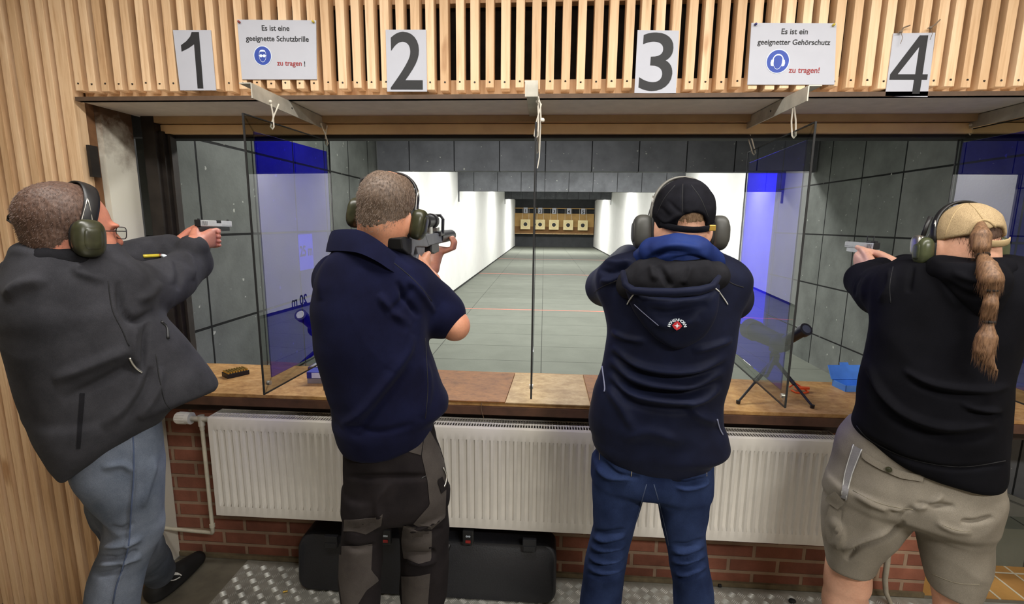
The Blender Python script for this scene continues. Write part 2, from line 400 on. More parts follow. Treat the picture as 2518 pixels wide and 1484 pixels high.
# --- passage at the right end, below the counter
mb = MB(); mb.box((1.746, 2.072, -.06), (3.2, 2.46, -.002)); struct(mb.build('floor_tiled', TERRA))
mb = MB(); mb.box((1.746, 2.40, 0), (3.2, 2.44, .03)); struct(mb.build('baseboard_right', BLACKR))
mb = MB(); p0, p1 = onY(2440, 1255, 2.44), onY(2518, 1302, 2.44)
sl = (p1.z-p0.z)/(p1.x-p0.x); z0 = p0.z+sl*(1.9-p0.x)
mb.prism([(1.9, .03), (3.2, .03), (3.2, .05), (3.0, max(.05, z0+sl*1.1)), (1.9, z0)], .05, frame3((0, 2.46, 0), (1, 0, 0), (0, -1, 0)))
mb.prism([(1.9, z0+.002), (3.0, max(.05, z0+sl*1.1)+.002), (3.0, max(.05, z0+sl*1.1)+.03), (1.9, z0+.03)], .02, frame3((0, 2.47, 0), (1, 0, 0), (0, -1, 0)))
struct(mb.build('trim_9', plain('grey_board', (112, 112, 106), .8, var=.1)))
mb = MB(); mb.box((1.746, 2.52, 0), (3.2, 2.56, .86)); struct(mb.build('wall_passage', TILE_X))

# --- the shooting range beyond
def wall_line(x0, y0, x1, y1, Y): return x0+(x1-x0)*(Y-y0)/(y1-y0)
LX = lambda Y: wall_line(-1.90, 2.3, -1.80, 30, Y)
RX = lambda Y: wall_line(2.84, 2.3, 3.06, 30, Y)
ZR, YB = .2, 30.0
mb = MB(); mb.box((-2.1, 2.301, -.2), (3.3, YB+.2, ZR)); struct(mb.build('floor_range', TILE_F))
mb = MB()
for (px0, py0, hw) in ((1200, 759.2, .022), (1200, 672, .028), (1200, 635, .03)):
    Y = onZ(px0, py0, ZR).y; mb.box((LX(Y)+.005, Y-hw, ZR), (RX(Y)-.005, Y+hw, ZR+.002))
struct(mb.build('trim_10', REDLINE))
def side(name, mat, fx, s, y0, y1, z0, z1, t=.08):
    m = MB(); a0, a1 = fx(y0), fx(y1)
    m.prism([(a0, y0), (a1, y1), (a1+s*t, y1), (a0+s*t, y0)], z1-z0, Matrix.Translation((0, 0, z0))); return struct(m.build(name, mat))
side('wall_range_left', TILE_Y, LX, -1, 2.302, YB+.1, 0, 3.15)
side('wall_range_right', TILE_Y, RX, 1, 2.302, YB+.1, 0, 3.15)
side('wall_range_left_lining', WHITEWALL, lambda Y: LX(Y)+.025, -1, 5.75, YB, ZR+.05, 3.0, .024)
side('wall_range_right_lining', WHITEWALL, lambda Y: RX(Y)-.025, 1, 6.3, YB, ZR+.05, 3.0, .024)
side('baseboard_left', BLACKR, lambda Y: LX(Y)+.02, -1, 5.75, YB, ZR, ZR+.05, .019)
side('baseboard_range_right', BLACKR, lambda Y: RX(Y)-.02, 1, 6.3, YB, ZR, ZR+.05, .019)
mb = MB(); mb.box((-2.1, 2.2, 3.15), (3.4, YB+.3, 3.2)); struct(mb.build('ceiling_range', TILE_X))
mb = MB(); mb.box((-2.1, 2.225, 2.025), (3.3, 2.27, 3.15)); struct(mb.build('wall_range_front', TILE_X))
mb = MB(); mb.box((LX(YB), YB, 0), (RX(YB), YB+.15, 3.15)); struct(mb.build('wall_range_back', plain('back_rubber', (66, 68, 70), .9, var=.15, scale=3)))
for nm, Y, z in (('wall_baffle', 5.42, 2.205), ('wall_baffle', 10.4, 2.30), ('wall_baffle', 22.2, 2.70)):
    m = MB(); m.box((LX(Y)+.03, Y, z), (RX(Y)-.03, Y+.12, 3.148))
    m.box((LX(Y)+.027, Y+.02, z-.22), (LX(Y)+.045, Y+.1, z)) if Y > 6 else None
    if Y > 6: m.box((RX(Y)-.045, Y+.02, z-.22), (RX(Y)-.027, Y+.1, z))
    struct(m.build(nm, TILE_X))

# ================================================================== THINGS
# --- counter
ct = thing('counter', (0, 2.1, .845), 'long particle-board counter with brown front edge above the radiator', 'counter')
mb = MB(); mb.box((-1.93, 1.93, .884), (2.75, 2.355, .9), bev=.002); mb.build('worktop', CORK, ct)
mb = MB(); mb.box((-1.93, 1.925, .846), (2.75, 1.952, .8835), bev=.002); part(mb.build('front_edge', COUNTERWOOD, ct), 'chipped brown wooden front edge')
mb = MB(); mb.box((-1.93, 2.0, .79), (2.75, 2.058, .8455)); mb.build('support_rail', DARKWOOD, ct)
def slab(name, pxs, z, h, mat, label, cat, group=None):
    m = MB(); ps = [onZ(*p, z) for p in pxs]; m.prism([(p.x, p.y) for p in ps], h, Matrix.Translation((0, 0, z)))
    o = m.build(name, mat); return tag(o, label, cat, group)
slab('counter_mat', [(835, 978), (1241, 991), (1266, 919), (880, 903)], .9004, .006, MATBROWN, 'brown counter mat left of the middle screen edge', 'mat', 'counter mats')
slab('counter_mat', [(1453, 997), (1750, 1008), (1700, 932), (1434, 923)], .9004, .006, MATBROWN, 'brown counter mat in front of the shooter with black cap', 'mat', 'counter mats')
slab('particle_board_sheet', [(1243, 991), (1451, 998.5), (1432, 923), (1268, 919)], .9004, .004, CORKPALE, 'pale particle-board panel between the two brown counter mats', 'panel')
mb = MB(); a = onZ(1185, 990, .9); mb.tube([(a.x, 1.922, .902), (a.x-.003, 1.918, .88), (a.x+.001, 1.917, .86), (a.x+.008, 1.92, .835)], .0011, 6)
tag(mb.build('loose_thread', plain('thread', (120, 96, 74), .8)), 'loose brown thread hanging over the front edge of the counter', 'thread')

# --- radiator
rx0, rx1, ry, rz0, rz1 = onY(509, 1027, 1.885).x, 1.206, 1.885, .345, .806
rad = thing('radiator', ((rx0+rx1)/2, ry, rz0), 'long white ribbed panel radiator under the counter', 'radiator')
mb = MB(); n = 79; w = (rx1-rx0-.03)/n
xs, dep = [], []
for i in range(n):
    x0 = rx0+.015+i*w
    for f_, d_ in ((0, 0), (.14, 0), (.30, 1), (.66, 1), (.82, 0)): xs.append(x0+f_*w); dep.append(d_)
xs = [rx0]+xs+[rx1-.015, rx1]; dep = [0]+dep+[0, 0]
zs = [(rz0, 0, 0), (rz0+.045, 0, 0), (rz0+.062, 1, 0), (rz1-.075, 1, 0), (rz1-.055, 0, 0), (rz1-.02, 0, 0), (rz1-.006, 0, .003), (rz1, 0, .012)]
grid = [[mb.bm.verts.new((xx, ry+.010*d_*zd+back, z)) for xx, d_ in zip(xs, dep)] for z, zd, back in zs]
for a in range(len(zs)-1):
    for i in range(len(xs)-1): mb.bm.faces.new((grid[a][i], grid[a][i+1], grid[a+1][i+1], grid[a+1][i]))
o = mb.build('front_panel', RADW, rad, smooth=True, recalc=False)
mb = MB(); mb.box((rx0+.002, ry+.085, rz0), (rx1-.002, ry+.1, rz1-.01)); mb.build('rear_panel', RADW, rad)
mb = MB(); mb.box((rx0-.002, ry+.004, rz0), (rx0+.004, ry+.105, rz1-.001)); mb.build('side_panel', RADW, rad); mb = MB(); mb.box((rx1-.004, ry+.004, rz0), (rx1+.002, ry+.105, rz1-.001)); mb.build('side_panel', RADW, rad)
mb = MB(); mb.box((rx0+.01, ry+.03, rz0+.02), (rx1-.01, ry+.07, rz1-.05)); mb.build('convector', RADD, rad)
mb = MB(); k = int((rx1-rx0)/.0115)
for j in (.014, .055, .1): mb.box((rx0+.004, ry+j-.003, rz1-.006), (rx1-.004, ry+j+.003, rz1-.001))
for i in range(k):
    x = rx0+.006+i*.0115; mb.box((x-.0022, ry+.012, rz1-.007), (x+.0022, ry+.1, rz1-.0025))
mb.build('top_grille', RADW, rad)
v0 = onY(495, 1030, 1.93); mb = MB(); pv = onY(455, 1027, 1.93)
mb.cyl((pv.x-.035, 1.93, pv.z), (pv.x+.03, 1.93, pv.z), .024, .027, 20)
for q in range(16):
    a = q*math.pi/8; mb.box((pv.x-.03, 1.93+.0245*math.cos(a)-.002, pv.z+.0245*math.sin(a)-.002), (pv.x+.01, 1.93+.0245*math.cos(a)+.002, pv.z+.0245*math.sin(a)+.002))
mb.ball((pv.x-.035, 1.93, pv.z), (.008, .024, .024), 16)
part(mb.build('thermostat_knob', WHITEP, rad, smooth=True), 'white ribbed thermostat knob')
mb = MB(); mb.cyl((pv.x+.03, 1.93, pv.z), (rx0+.01, 1.93, v0.z), .012, seg=12); mb.cyl((v0.x, 1.93, v0.z+.018), (v0.x, 1.93, v0.z-.03), .014, seg=12); mb.cyl((v0.x, 1.93, v0.z-.03), (v0.x, 1.93, v0.z-.05), .010, seg=12)
part(mb.build('valve', GALV, rad, smooth=True), 'metal radiator valve')
mb = MB(); c0 = onY(530, 1312, 1.93); x1 = onY(390, 1325, 1.93)
mb.tube([(v0.x, 1.93, v0.z-.045), (v0.x+.002, 1.93, c0.z+.05), (v0.x+.002, 1.93, c0.z+.012), (v0.x-.004, 1.934, c0.z+.002), (v0.x-.018, 1.94, c0.z-.002), (x1.x-.04, 1.96, c0.z-.004)], .0085, 10)
mb.cyl((v0.x+.002, 1.93, c0.z+.05), (v0.x+.002, 1.93, c0.z+.035), .012, seg=10)
part(mb.build('pipe', plain('painted_pipe', (196, 190, 172), .5, var=.15), rad, smooth=True), 'pale painted pipe')
for x in (rx0+.4, 0, rx1-.4): mb = MB(); mb.box((x-.02, ry+.1, rz1-.2), (x+.02, YW, rz1-.12)); mb.build('wall_bracket', RADD, rad)

# --- rifle case on the floor
ca0, ca1 = -1.075, .085
cs = thing('rifle_case', ((ca0+ca1)/2, 1.96, 0), 'long black hard-shell rifle case lying on the floor under the radiator', 'case')
def rounded(x0, x1, z0, z1, r, n=6):
    P = []
    for cx, cz, a0 in ((x1-r, z0+r, -90), (x1-r, z1-r, 0), (x0+r, z1-r, 90), (x0+r, z0+r, 180)):
        for i in range(n+1): a = R(a0+90*i/n); P.append((cx+r*math.cos(a), cz+r*math.sin(a)))
    return P
mb = MB()
prof = [(1.895, 1.0, .0), (1.882, .985, 0), (1.878, .96, 0)]
rows = []
for (yy, top, ins) in ((1.905, .012, .035), (1.888, .004, .012), (1.880, .0, .0), (1.8835, .0, .0)):
    pass
P = rounded(ca0, ca1, .006, .252, .05)
layers = [(1.872, .978, .955), (1.878, .992, .985), (1.89, 1, 1), (2.03, 1, 1), (2.036, .99, .98)]
cxm, czm = (ca0+ca1)/2, .129
rg = [[mb.bm.verts.new((cxm+(p[0]-cxm)*sx, yy + (.055*max(0, (p[1]-.185)/.067) if yy < 1.95 else 0), czm+(p[1]-czm)*sz)) for p in P] for yy, sx, sz in layers]
m_ = len(P)
for a in range(len(rg)-1):
    for i in range(m_): mb.bm.faces.new((rg[a][i], rg[a][(i+1) % m_], rg[a+1][(i+1) % m_], rg[a+1][i]))
mb.bm.faces.new(rg[0][::-1]); mb.bm.faces.new(rg[-1])
mb.build('shell', CASE, cs, smooth=True)
def on_case(px, py, dy=0): return onY(px, py, 1.897+dy)
for px, py in ((950, 1317), (1152, 1318)):
    c = on_case(px, py); q = MB(); q.box((c.x-.024, c.y-.012, c.z-.034), (c.x+.024, c.y+.008, c.z+.034), bev=.004, M=None)
    lt = part(q.build('latch', BLACKP, cs), 'black combination latch')
    q = MB(); q.box((c.x-.011, c.y-.0165, c.z-.022), (c.x+.011, c.y-.0122, c.z-.010), bev=.001); part(q.build('release_button', REDP, lt), 'red button')
    q = MB(); add_text(q, '000', .020, .008, FACE((c.x, c.y-.0125, c.z+.008)), bold=.01); part(q.build('lock_digits', INKLB, lt), 'white lock digits')
for px in (815, 1302):
    c = on_case(px, 1328 if px < 1000 else 1336); q = MB(); q.box((c.x-.03, c.y-.010, c.z-.03), (c.x+.03, c.y+.01, c.z+.025), bev=.004); q.box((c.x-.026, c.y-.013, c.z-.03), (c.x+.026, c.y-.009, c.z-.006), bev=.002)
    q.build('clasp', CASE, cs)
c = on_case(1085, 1330); q = MB()
q.tube([(c.x-.09, c.y-.004, c.z-.01), (c.x-.085, c.y-.02, c.z-.03), (c.x-.06, c.y-.028, c.z-.04), (c.x+.0, c.y-.028, c.z-.04), (c.x+.03, c.y-.02, c.z-.03), (c.x+.035, c.y-.004, c.z-.01)], .010, 8)
q.build('handle', BLACKP, cs, smooth=True)

# --- number plates and notices on the slats
def plate(name, c4, label, cat, group=None, pins=()):
    """sheet with corners TL,TR,BR,BL in photo pixels, hung on the slat face"""
    P = [onY(*p, YS-.004) for p in c4]; c = sum(P, Vector())/4
    t = thing(name, c, label, cat, group); m = MB()
    a = [m.bm.verts.new(p) for p in P]; b = [m.bm.verts.new(p+Vector((0, .003, 0))) for p in P]
    m.bm.faces.new(a); m.bm.faces.new(b[::-1])
    for i in range(4): m.bm.faces.new((a[i], a[(i+1) % 4], b[(i+1) % 4], b[i]))
    m.build('sheet', PAPER, t)
    return t, P
def uv_on(P, u, v, dy=-.0006):   # u,v in 0..1 from top left
    p = (P[0]*(1-u)+P[1]*u)*(1-v)+(P[3]*(1-u)+P[2]*u)*v; return p+Vector((0, dy, 0))
NUM = [('1', [(425, 74), (518, 74), (531, 222), (443, 222)], .62, 'the leftmost of the four lane numbers'), ('2', [(948, 73), (1048, 73), (1050, 225), (952, 225)], .80, 'second lane number from the left'),
       ('3', [(1568, 74), (1670, 75), (1662, 230), (1560, 228)], .80, 'third lane number from the left'), ('4', [(2197, 82), (2300, 80), (2281, 238), (2177, 236)], .88, 'the rightmost of the four lane numbers')]
for s_, c4, wf, where in NUM:
    t, P = plate('lane_number_sign', c4, 'white sheet with large numeral %s, %s' % (s_, where), 'sign')
    c = uv_on(P, .5, .5); w = (P[1]-P[0]).length; h = (P[0]-P[3]).length
    xa = ((P[1]-P[0])+(P[2]-P[3])); za = Vector((0, -1, 0)); m = MB()
    hh = h*.93
    if s_ == '1':       # tall slim one with a long flag
        u = .15*w; D = frame3(c, xa, za)
        m.prism([(-.02*w, hh/2), (.17*w, hh/2), (.17*w, -hh/2), (.02*w, -hh/2), (.02*w, hh*.29), (-.14*w, hh*.22), (-.33*w, hh*.16), (-.33*w, hh*.27), (-.18*w, hh*.34), (-.07*w, hh*.42)], .0008, D)
    elif s_ == '4':
        D = frame3(c, xa, za); b = .085*w
        m.prism([(.12*w, hh/2), (.32*w, hh/2), (.32*w, -hh*.16), (.45*w, -hh*.16), (.45*w, -hh*.25), (.32*w, -hh*.25), (.32*w, -hh/2), (.14*w, -hh/2), (.14*w, -hh*.25), (-.46*w, -hh*.25), (-.46*w, -hh*.16)], .0008, D)
        m.prism([(.14*w, hh*.30), (.14*w, -hh*.16), (-.28*w, -hh*.16)], .0011, D, mi=1)
    else: add_text(m, s_, w*wf, hh, frame3(c, xa, za), bold=.012 if s_ == '2' else .008, depth=.0008)
    m.build('numeral', [INK, PAPER], t)
def pins(t, P, cols):
    for (u, v), mt in cols:
        p = uv_on(P, u, v); q = MB(); q.cyl(p, p+Vector((0, -.006, 0)), .0042, .0034, 10); q.ball(p+Vector((0, -.006, 0)), .0042, 10); q.build('push_pin', mt, t, smooth=True)
def notice(c4, l1, l2, l3, label, picto, pc, lay):
    t, P = plate('safety_notice', c4, label, 'sign'); w = (P[1]-P[0]).length; h = (P[0]-P[3]).length; xa = P[1]-P[0]; za = Vector((0, -1, 0))
    for (s_, u, v, ww, hh, mi) in lay:
        m = MB(); add_text(m, s_, ww*w if ww else None, hh*h if hh else None, frame3(uv_on(P, u, v), xa, za), bold=.012, depth=.0006)
        o = m.build('lettering', [INK, INKR][mi], t)
        if mi: o['label'] = 'red lettering'
    c = uv_on(P, *pc[:2]); r = pc[2]*h; D = frame3(c, xa, za)
    q = MB(); circ = lambda r_, n=40, cx=0, cz=0, sx=1: [(cx+r_*sx*math.cos(2*math.pi*i/n), cz+r_*math.sin(2*math.pi*i/n)) for i in range(n)]
    q.prism(circ(r*1.07), .0004, D, mi=1); q.prism(circ(r), .0007, D)
    head = [(-.40, .32), (-.30, .55), (-.1, .64), (.1, .64), (.30, .55), (.40, .32), (.42, -.05), (.36, -.38), (.20, -.62), (0, -.72), (-.20, -.62), (-.36, -.38), (-.42, -.05)]
    sc = lambda pl, k=1: [(a*r*k, b*r*k) for a, b in pl]
    ring = lambda pl, k0, z: (q.prism(sc(pl), z, D, mi=1), q.prism(sc(pl, k0), z+.0001, D))
    if picto == 'goggles':
        ring(head, .93, .0009)
        q.prism(sc([(-.38, .36), (-.25, .60), (.25, .60), (.38, .36), (.2, .44), (-.2, .44)]), .0012, D, mi=1)
        for s in (-1, 1): q.prism(circ(r*.16, 20, s*r*.19, -.02*r, 1.15), .0013, D, mi=1)
        q.prism(sc([(-.46, .06), (.46, .06), (.46, .0), (-.46, .0)]), .0012, D, mi=1)
    else:
        ring(head, .94, .0009)
        band = [(math.cos(R(a))*.50, .12+math.sin(R(a))*.50) for a in range(0, 181, 12)]; band2 = [(x*.82, .12+(y-.12)*.82) for x, y in band[::-1]]
        for i in range(len(band)-1):
            q.prism(sc([band[i], band[i+1], band2[len(band)-2-i], band2[len(band)-1-i]]), .0012, D, mi=1)
        for s in (-1, 1): q.prism(sc([(s*.38, .2), (s*.60, .12), (s*.66, -.15), (s*.60, -.40), (s*.38, -.44)][::s]), .0014, D, mi=1)
    part(q.build('pictogram', [INKB, INKLB], t, recalc=False), 'round blue mandatory-protection pictogram')
    return t, P
t, P = notice([(583, 48), (777, 50), (779, 195), (595, 195)], '', '', '', 'white German notice about safety glasses with blue goggles pictogram', 'goggles', (.30, .60, .155),
    [('Es ist eine', .485, .135, .35, None, 0), ('geeignette Schutzbrille', .50, .325, .80, None, 0), ('zu tragen', .645, .745, .315, None, 1), ('!', .845, .735, None, .085, 0)])
pins(t, P, [((.03, .045), REDPIN), ((.97, .03), YELPIN)])
t, P = notice([(1848, 56), (2057, 57), (2052, 208), (1838, 208)], '', '', '', 'white German notice about hearing protection with blue ear-muff pictogram', 'muffs', (.335, .62, .185),
    [('Es ist ein', .515, .135, .31, None, 0), ('geeignetter Gehörschutz', .51, .32, .86, None, 0), ('zu tragen!', .645, .775, .365, None, 1)])
pins(t, P, [((.045, .03), BLUPIN), ((.96, .035), YELPIN)])
# frayed strings near the numeral 4
for pts, lb in (([(2215, 78), (2222, 68), (2238, 62)], 'frayed grey string tied to a slat above the left corner of numeral 4'), ([(2288, 68), (2300, 60), (2312, 48)], 'frayed grey string tied to a slat above the right corner of numeral 4')):
    q = MB(); V = [onY(*p, YS-.012) for p in pts]; q.tube(V, .0022, 6); q.ball(V[0], (.006, .004, .0045), 10)
    q.tube([V[0], V[0]+Vector((.006, -.004, -.02)), V[0]+Vector((.002, -.003, -.038))], .0009, 5)
    q.tube([V[0], V[0]+Vector((-.012, -.004, -.003))], .0012, 5)
    tag(q.build('string_knot', plain('string', (120, 104, 88), .9)), lb, 'string')

# --- steel hangers and the blue screens between the lanes
def screen(xn, xf, yn, yf, zb, ztn, ztf, where, bx0, bx1, cords, brl):
    n = Vector((xn, yn, zb)); f = Vector((xf, yf, zb)); u = (f-n); L = u.length; uh = u.normalized(); nn = Vector((uh.y, -uh.x, 0))
    t = thing('lane_screen', (n+f)/2, where, 'screen', 'blue lane screens')
    H0, H1 = ztn-zb, ztf-zb; bw = .045; th = .004
    P = lambda a, b: n+uh*a+Vector((0, 0, b))
    top = lambda a: H0+(H1-H0)*a/L
    def slab3(q, poly, th_, mi=0):
        A = [q.bm.verts.new(P(*p)-nn*th_/2) for p in poly]; B = [q.bm.verts.new(P(*p)+nn*th_/2) for p in poly]; k = len(poly)
        q.bm.faces.new(A); q.bm.faces.new(B[::-1])
        for i in range(k): q.bm.faces.new((A[i], A[(i+1) % k], B[(i+1) % k], B[i]))
    q = MB(); slab3(q, [(bw, bw), (L-bw*.5, bw), (L-bw*.5, top(L)-bw), (bw, top(0)-bw)], th); part(q.build('blue_sheet', BLUEFILM, t), 'see-through blue sheet')
    q = MB()
    for pl in ([(0, 0), (L, 0), (L-bw*.5, bw), (bw, bw)], [(L, 0), (L, top(L)), (L-bw*.5, top(L)-bw), (L-bw*.5, bw)], [(L, top(L)), (0, top(0)), (bw, top(0)-bw), (L-bw*.5, top(L)-bw)], [(0, top(0)), (0, 0), (bw, bw), (bw, top(0)-bw)]): slab3(q, pl, th*1.4)
    part(q.build('clear_border', CLEARPANE, t), 'grey uncoated border')
    q = MB(); e = .0035
    for pl in ([(-e, -e), (L+e, -e), (L+e, 0), (-e, 0)], [(-e, 0), (0, 0), (0, top(0)), (-e, top(0))], [(L, 0), (L+e, 0), (L+e, top(L)), (L, top(L))], [(-e, top(0)), (L+e, top(L)), (L+e, top(L)+e), (-e, top(0)+e)]): slab3(q, pl, th*1.5)
    part(q.build('edge_strip', BLACKR, t), 'black edge')
    q = MB(); p = P(.028, .03); q.cyl(p-nn*.006, p+nn*.006, .008, seg=14); q.build('corner_bolt', CHROME, t)
    for a, xb in cords:
        q = MB(); p = P(a, top(a)-.012); b = Vector((xb, p.y-.02, brl)); b2 = Vector((xb+.012, p.y+.012, brl))
        q.tube([b, (b+p)/2+nn*.006, p+nn*.006, p-Vector((0, 0, .008)), p-nn*.006, (b2+p)/2-nn*.006, b2], .0026, 6)
        q.ball(b, .006, 8); q.build('cord', CORD, t, smooth=True)
    return t
SCR = [(-.965, -.932, 1.555, 2.10, 1.05, 1.982, 1.986, 'see-through blue screen hung left of the shooter in navy polo', -.945),
       (-.032, -.038, 1.57, 2.12, 1.062, 1.955, 1.955, 'see-through screen seen edge-on in the middle of the range view', -.030),
       (.840, .880, 1.637, 2.235, 1.035, 1.968, 1.960, 'see-through blue screen hung right of the shooter with black cap', .830),
       (1.70, 1.695, 1.60, 2.18, 1.04, 2.035, 2.035, 'see-through blue screen at the right edge behind the shooter with ponytail', 1.675)]
for xn, xf, yn, yf, zb, zt, ztf, lb, bx in SCR:
    screen(xn, xf, yn, yf, zb, zt, ztf, lb, bx, bx, ((.15, bx), (.53, bx)), 2.05)
BR = [(-.950, 1.585, 2.125, -1, 'steel angle hanger over the left blue screen, below the glasses notice'), (-.030, 1.59, 2.10, -1, 'steel angle hanger over the middle screen, seen end-on'), (.820, 1.66, 2.15, 1, 'steel angle hanger under the hearing-protection notice'), (1.68, 1.60, 2.13, 1, 'steel angle hanger at the right edge over the last blue screen')]
for x0, y0, y1, sg, lb in BR:
    t = thing('screen_hanger', (x0, y0, 2.085), lb, 'hanger', 'steel screen hangers')
    q = MB(); q.box((min(x0, x0+sg*.04), y0, 2.082), (max(x0, x0+sg*.04), y1, 2.0855)); q.build('top_flange', GALV, t)
    q = MB(); q.box((x0-.002, y0, 2.038), (x0+.002, y1, 2.0818)); part(q.build('upright_flange', GALV, t), 'galvanised upright flange')
    q = MB(); q.cyl((x0-.0026, y0+.25, 2.062), (x0+.0026, y0+.25, 2.062), .004, seg=10); q.build('bolt_hole', BLACKR, t)
    if abs(x0) < .1:
        q = MB(); q.box((x0-.038, y0-.003, 2.038), (x0+.002, y0, 2.0855)); part(q.build('end_plate', GALV, t), 'galvanised end plate')
        q = MB(); A = Vector((x0, y0, 2.06)); q.tube([A+Vector((.003, .005, -.02)), A+Vector((.010, .01, -.04)), A+Vector((.013, .01, -.085)), A+Vector((.012, .02, -.10)), A+Vector((.010, .03, -.20)), A+Vector((.004, .03, -.235))], .0022, 6)
        q.ball(A+Vector((.018, .008, -.09)), .007, 8); q.build('tied_cord', CORD, t, smooth=True)

# --- small things on the counter
c = onZ(580, 922, .9); t = thing('cartridge_tray', c, 'small black tray of brass cartridges on the left counter', 'cartridge tray', rot=(0, 0, R(-35)))
q = MB(); q.box((-.034, -.05, .0), (.034, .05, .022), bev=.002); TM = world_of(t); q.bm.transform(TM); q.build('tray', BLACKP, t)
q = MB()
for i in range(5):
    for j in range(8): q.cyl((-.027+i*.0135, -.042+j*.012, .0222), (-.027+i*.0135, -.042+j*.012, .03), .0048, seg=8)
q.bm.transform(TM); q.build('cartridges', BRASS, t)
def carton(c, sx, sy, sz, rz, mats, label, z0=.9):
    t = thing('ammunition_box', (c[0], c[1], z0), label, 'box', rot=(0, 0, rz)); M = world_of(t)
    q = MB(); q.box((-sx/2, -sy/2, 0), (sx/2, sy/2, sz*.45), bev=.001); q.bm.transform(M); q.build('tray', mats[0], t)
    q = MB(); q.box((-sx/2-.001, -sy/2-.001, sz*.45), (sx/2+.001, sy/2+.001, sz), bev=.001); q.bm.transform(M); q.build('lid', mats[1], t)
    if len(mats) > 2:
        q = MB(); q.box((-sx*.3, -sy/2-.0018, sz*.5), (sx*.3, -sy/2-.001, sz*.95)); q.bm.transform(M); part(q.build('label_print', mats[2], t), 'pale printed label')
    return t
c = onZ(777, 936, .9); d = onZ(757, 914, .9)
carton((c.x+.03, c.y), .11, .07, .055, R(4), [plain('grey_card', (150, 146, 138), .6), BLUEBOX, INKLB], 'grey and blue ammunition box in front of the flat blue box')
t = thing('ammunition_box', (d.x+.06, d.y+.05, .9), 'flat dark blue box topped with white paper beside navy polo shooter', 'box'); q = MB(); q.box((d.x-.0, d.y+.0, .9005), (d.x+.16, d.y+.1, .925), bev=.002); q.build('carton', BLUEBOX, t)
q = MB(); q.box((d.x+.012, d.y+.004, .9255), (d.x+.155, d.y+.095, .929)); part(q.build('paper_top', PAPER, t), 'white paper on top')
def scope(ctr, az, el, legs, label, zt=.90):
    t = thing('spotting_scope', (ctr[0], ctr[1], .9), label, 'spotting scope', 'spotting scopes on the counter')
    D = Vector((math.sin(az)*math.cos(el), math.cos(az)*math.cos(el), math.sin(el))); C = Vector(ctr)
    q = MB(); q.cyl(C-D*.02, C+D*.15, .036, .044, 20); q.cyl(C+D*.15, C+D*.2, .05, .05, 20); q.ball(C-D*.03, (.045, .05, .042), 16); q.build('body_tube', BLACKR, t, smooth=True)
    U = Vector((0, 0, 1)); E0 = C-D*.06+U*.02; Ed = (-D*.8+U*.6).normalized()
    q = MB(); q.cyl(E0, E0+Ed*.11, .024, .022, 18); q.cyl(E0+Ed*.11, E0+Ed*.135, .027, .027, 18); q.build('eyepiece', BLACKP, t, smooth=True)
    q = MB(); q.cyl(E0+Ed*.1352, E0+Ed*.1362, .018, seg=18); part(q.build('eyepiece_lens', plain('lens_dark', (86, 90, 96), .08), t), 'glassy eyepiece lens')
    hub = Vector((C.x, C.y, C.z-.08)); q = MB(); q.cyl(C-U*.03, hub+U*.02, .017, seg=14); q.cyl(hub+U*.02, hub-U*.03, .022, .018, 14); q.box(tuple(hub+Vector((-.02, -.02, .03))), tuple(hub+Vector((.02, .02, .045)))); q.build('tripod_head', BLACKP, t)
    q = MB(); q.cyl(hub+U*.02, hub+Vector((-.05, -.07, -.03)), .004, seg=8); q.cyl(hub+Vector((-.035, -.05, -.018)), hub+Vector((-.085, -.12, -.05)), .011, .009, 10); q.build('pan_handle', BLACKP, t)
    for l in legs:
        q = MB(); l = Vector(l); q.cyl(hub-U*.01, hub.lerp(l, .55), .009, .008, 10); q.cyl(hub.lerp(l, .5), l+U*.008, .0055, .005, 10); q.cyl(l+U*.014, l, .009, .008, 10); q.build('tripod_leg', BLACKP, t)
    return t
l1, l2 = onZ(1815, 992, .9), onZ(1997, 1003, .9)
scope((1.06, 2.20, 1.135), R(-12), R(4), [(l1.x, l1.y, .901), (l2.x, l2.y, .901), (1.04, 2.33, .901)], 'black spotting scope on a small tripod behind the right blue screen')
l3 = onZ(800, 957, .9)
scope((-.80, 2.17, 1.15), R(4), R(4), [(l3.x, l3.y, .901), (-.66, 2.06, .908), (-.80, 2.33, .908)], 'black spotting scope mirrored in the left blue screen, beside navy polo shooter')
c = onZ(1965, 962, .9); q = MB(); q.tube([c+Vector((-.03, .03, .01)), c+Vector((-.005, .03, .03)), c+Vector((.02, .01, .014)), c+Vector((.03, -.02, .006)), c+Vector((.0, -.035, .005)), c+Vector((-.03, -.03, .005)), c+Vector((-.035, .0, .006))], .004, 7)
q.prism([(-.03, -.012), (.03, -.006), (.034, .006), (-.028, .014)], .01, Matrix.Translation(c+Vector((.012, 0, .012))))
tag(q.build('chamber_flag', ORANGE), 'orange plastic chamber flag on the counter under the right screen tripod', 'safety flag')
c = onZ(2100, 955, .9); t = thing('plastic_box', c, 'open blue plastic box on the counter beside the ponytail shooter', 'box', rot=(0, 0, R(6))); M = world_of(t)
q = MB(); ww, dd, hh = .075, .045, .03
for lo, hi in (((-ww, -dd, .0005), (ww, dd, .003)), ((-ww, -dd, .003), (ww, -dd+.003, hh)), ((-ww, dd-.003, .003), (ww, dd, hh)), ((-ww, -dd, .003), (-ww+.003, dd, hh)), ((ww-.003, -dd, .003), (ww, dd, hh))): q.box(lo, hi)
q.bm.transform(M); q.build('tray', BLUEPL, t)
q = MB(); q.prism([(-.082, 0), (.082, 0), (.082, .07), (-.082, .07)], .004, frame3((0, dd, hh), (1, 0, 0), (0, -.85, .5))); q.prism([(-.02, .07), (.02, .07), (.02, .082), (-.02, .082)], .005, frame3((0, dd, hh), (1, 0, 0), (0, -.85, .5))); q.bm.transform(M); q.build('lid', BLUEPL, t)
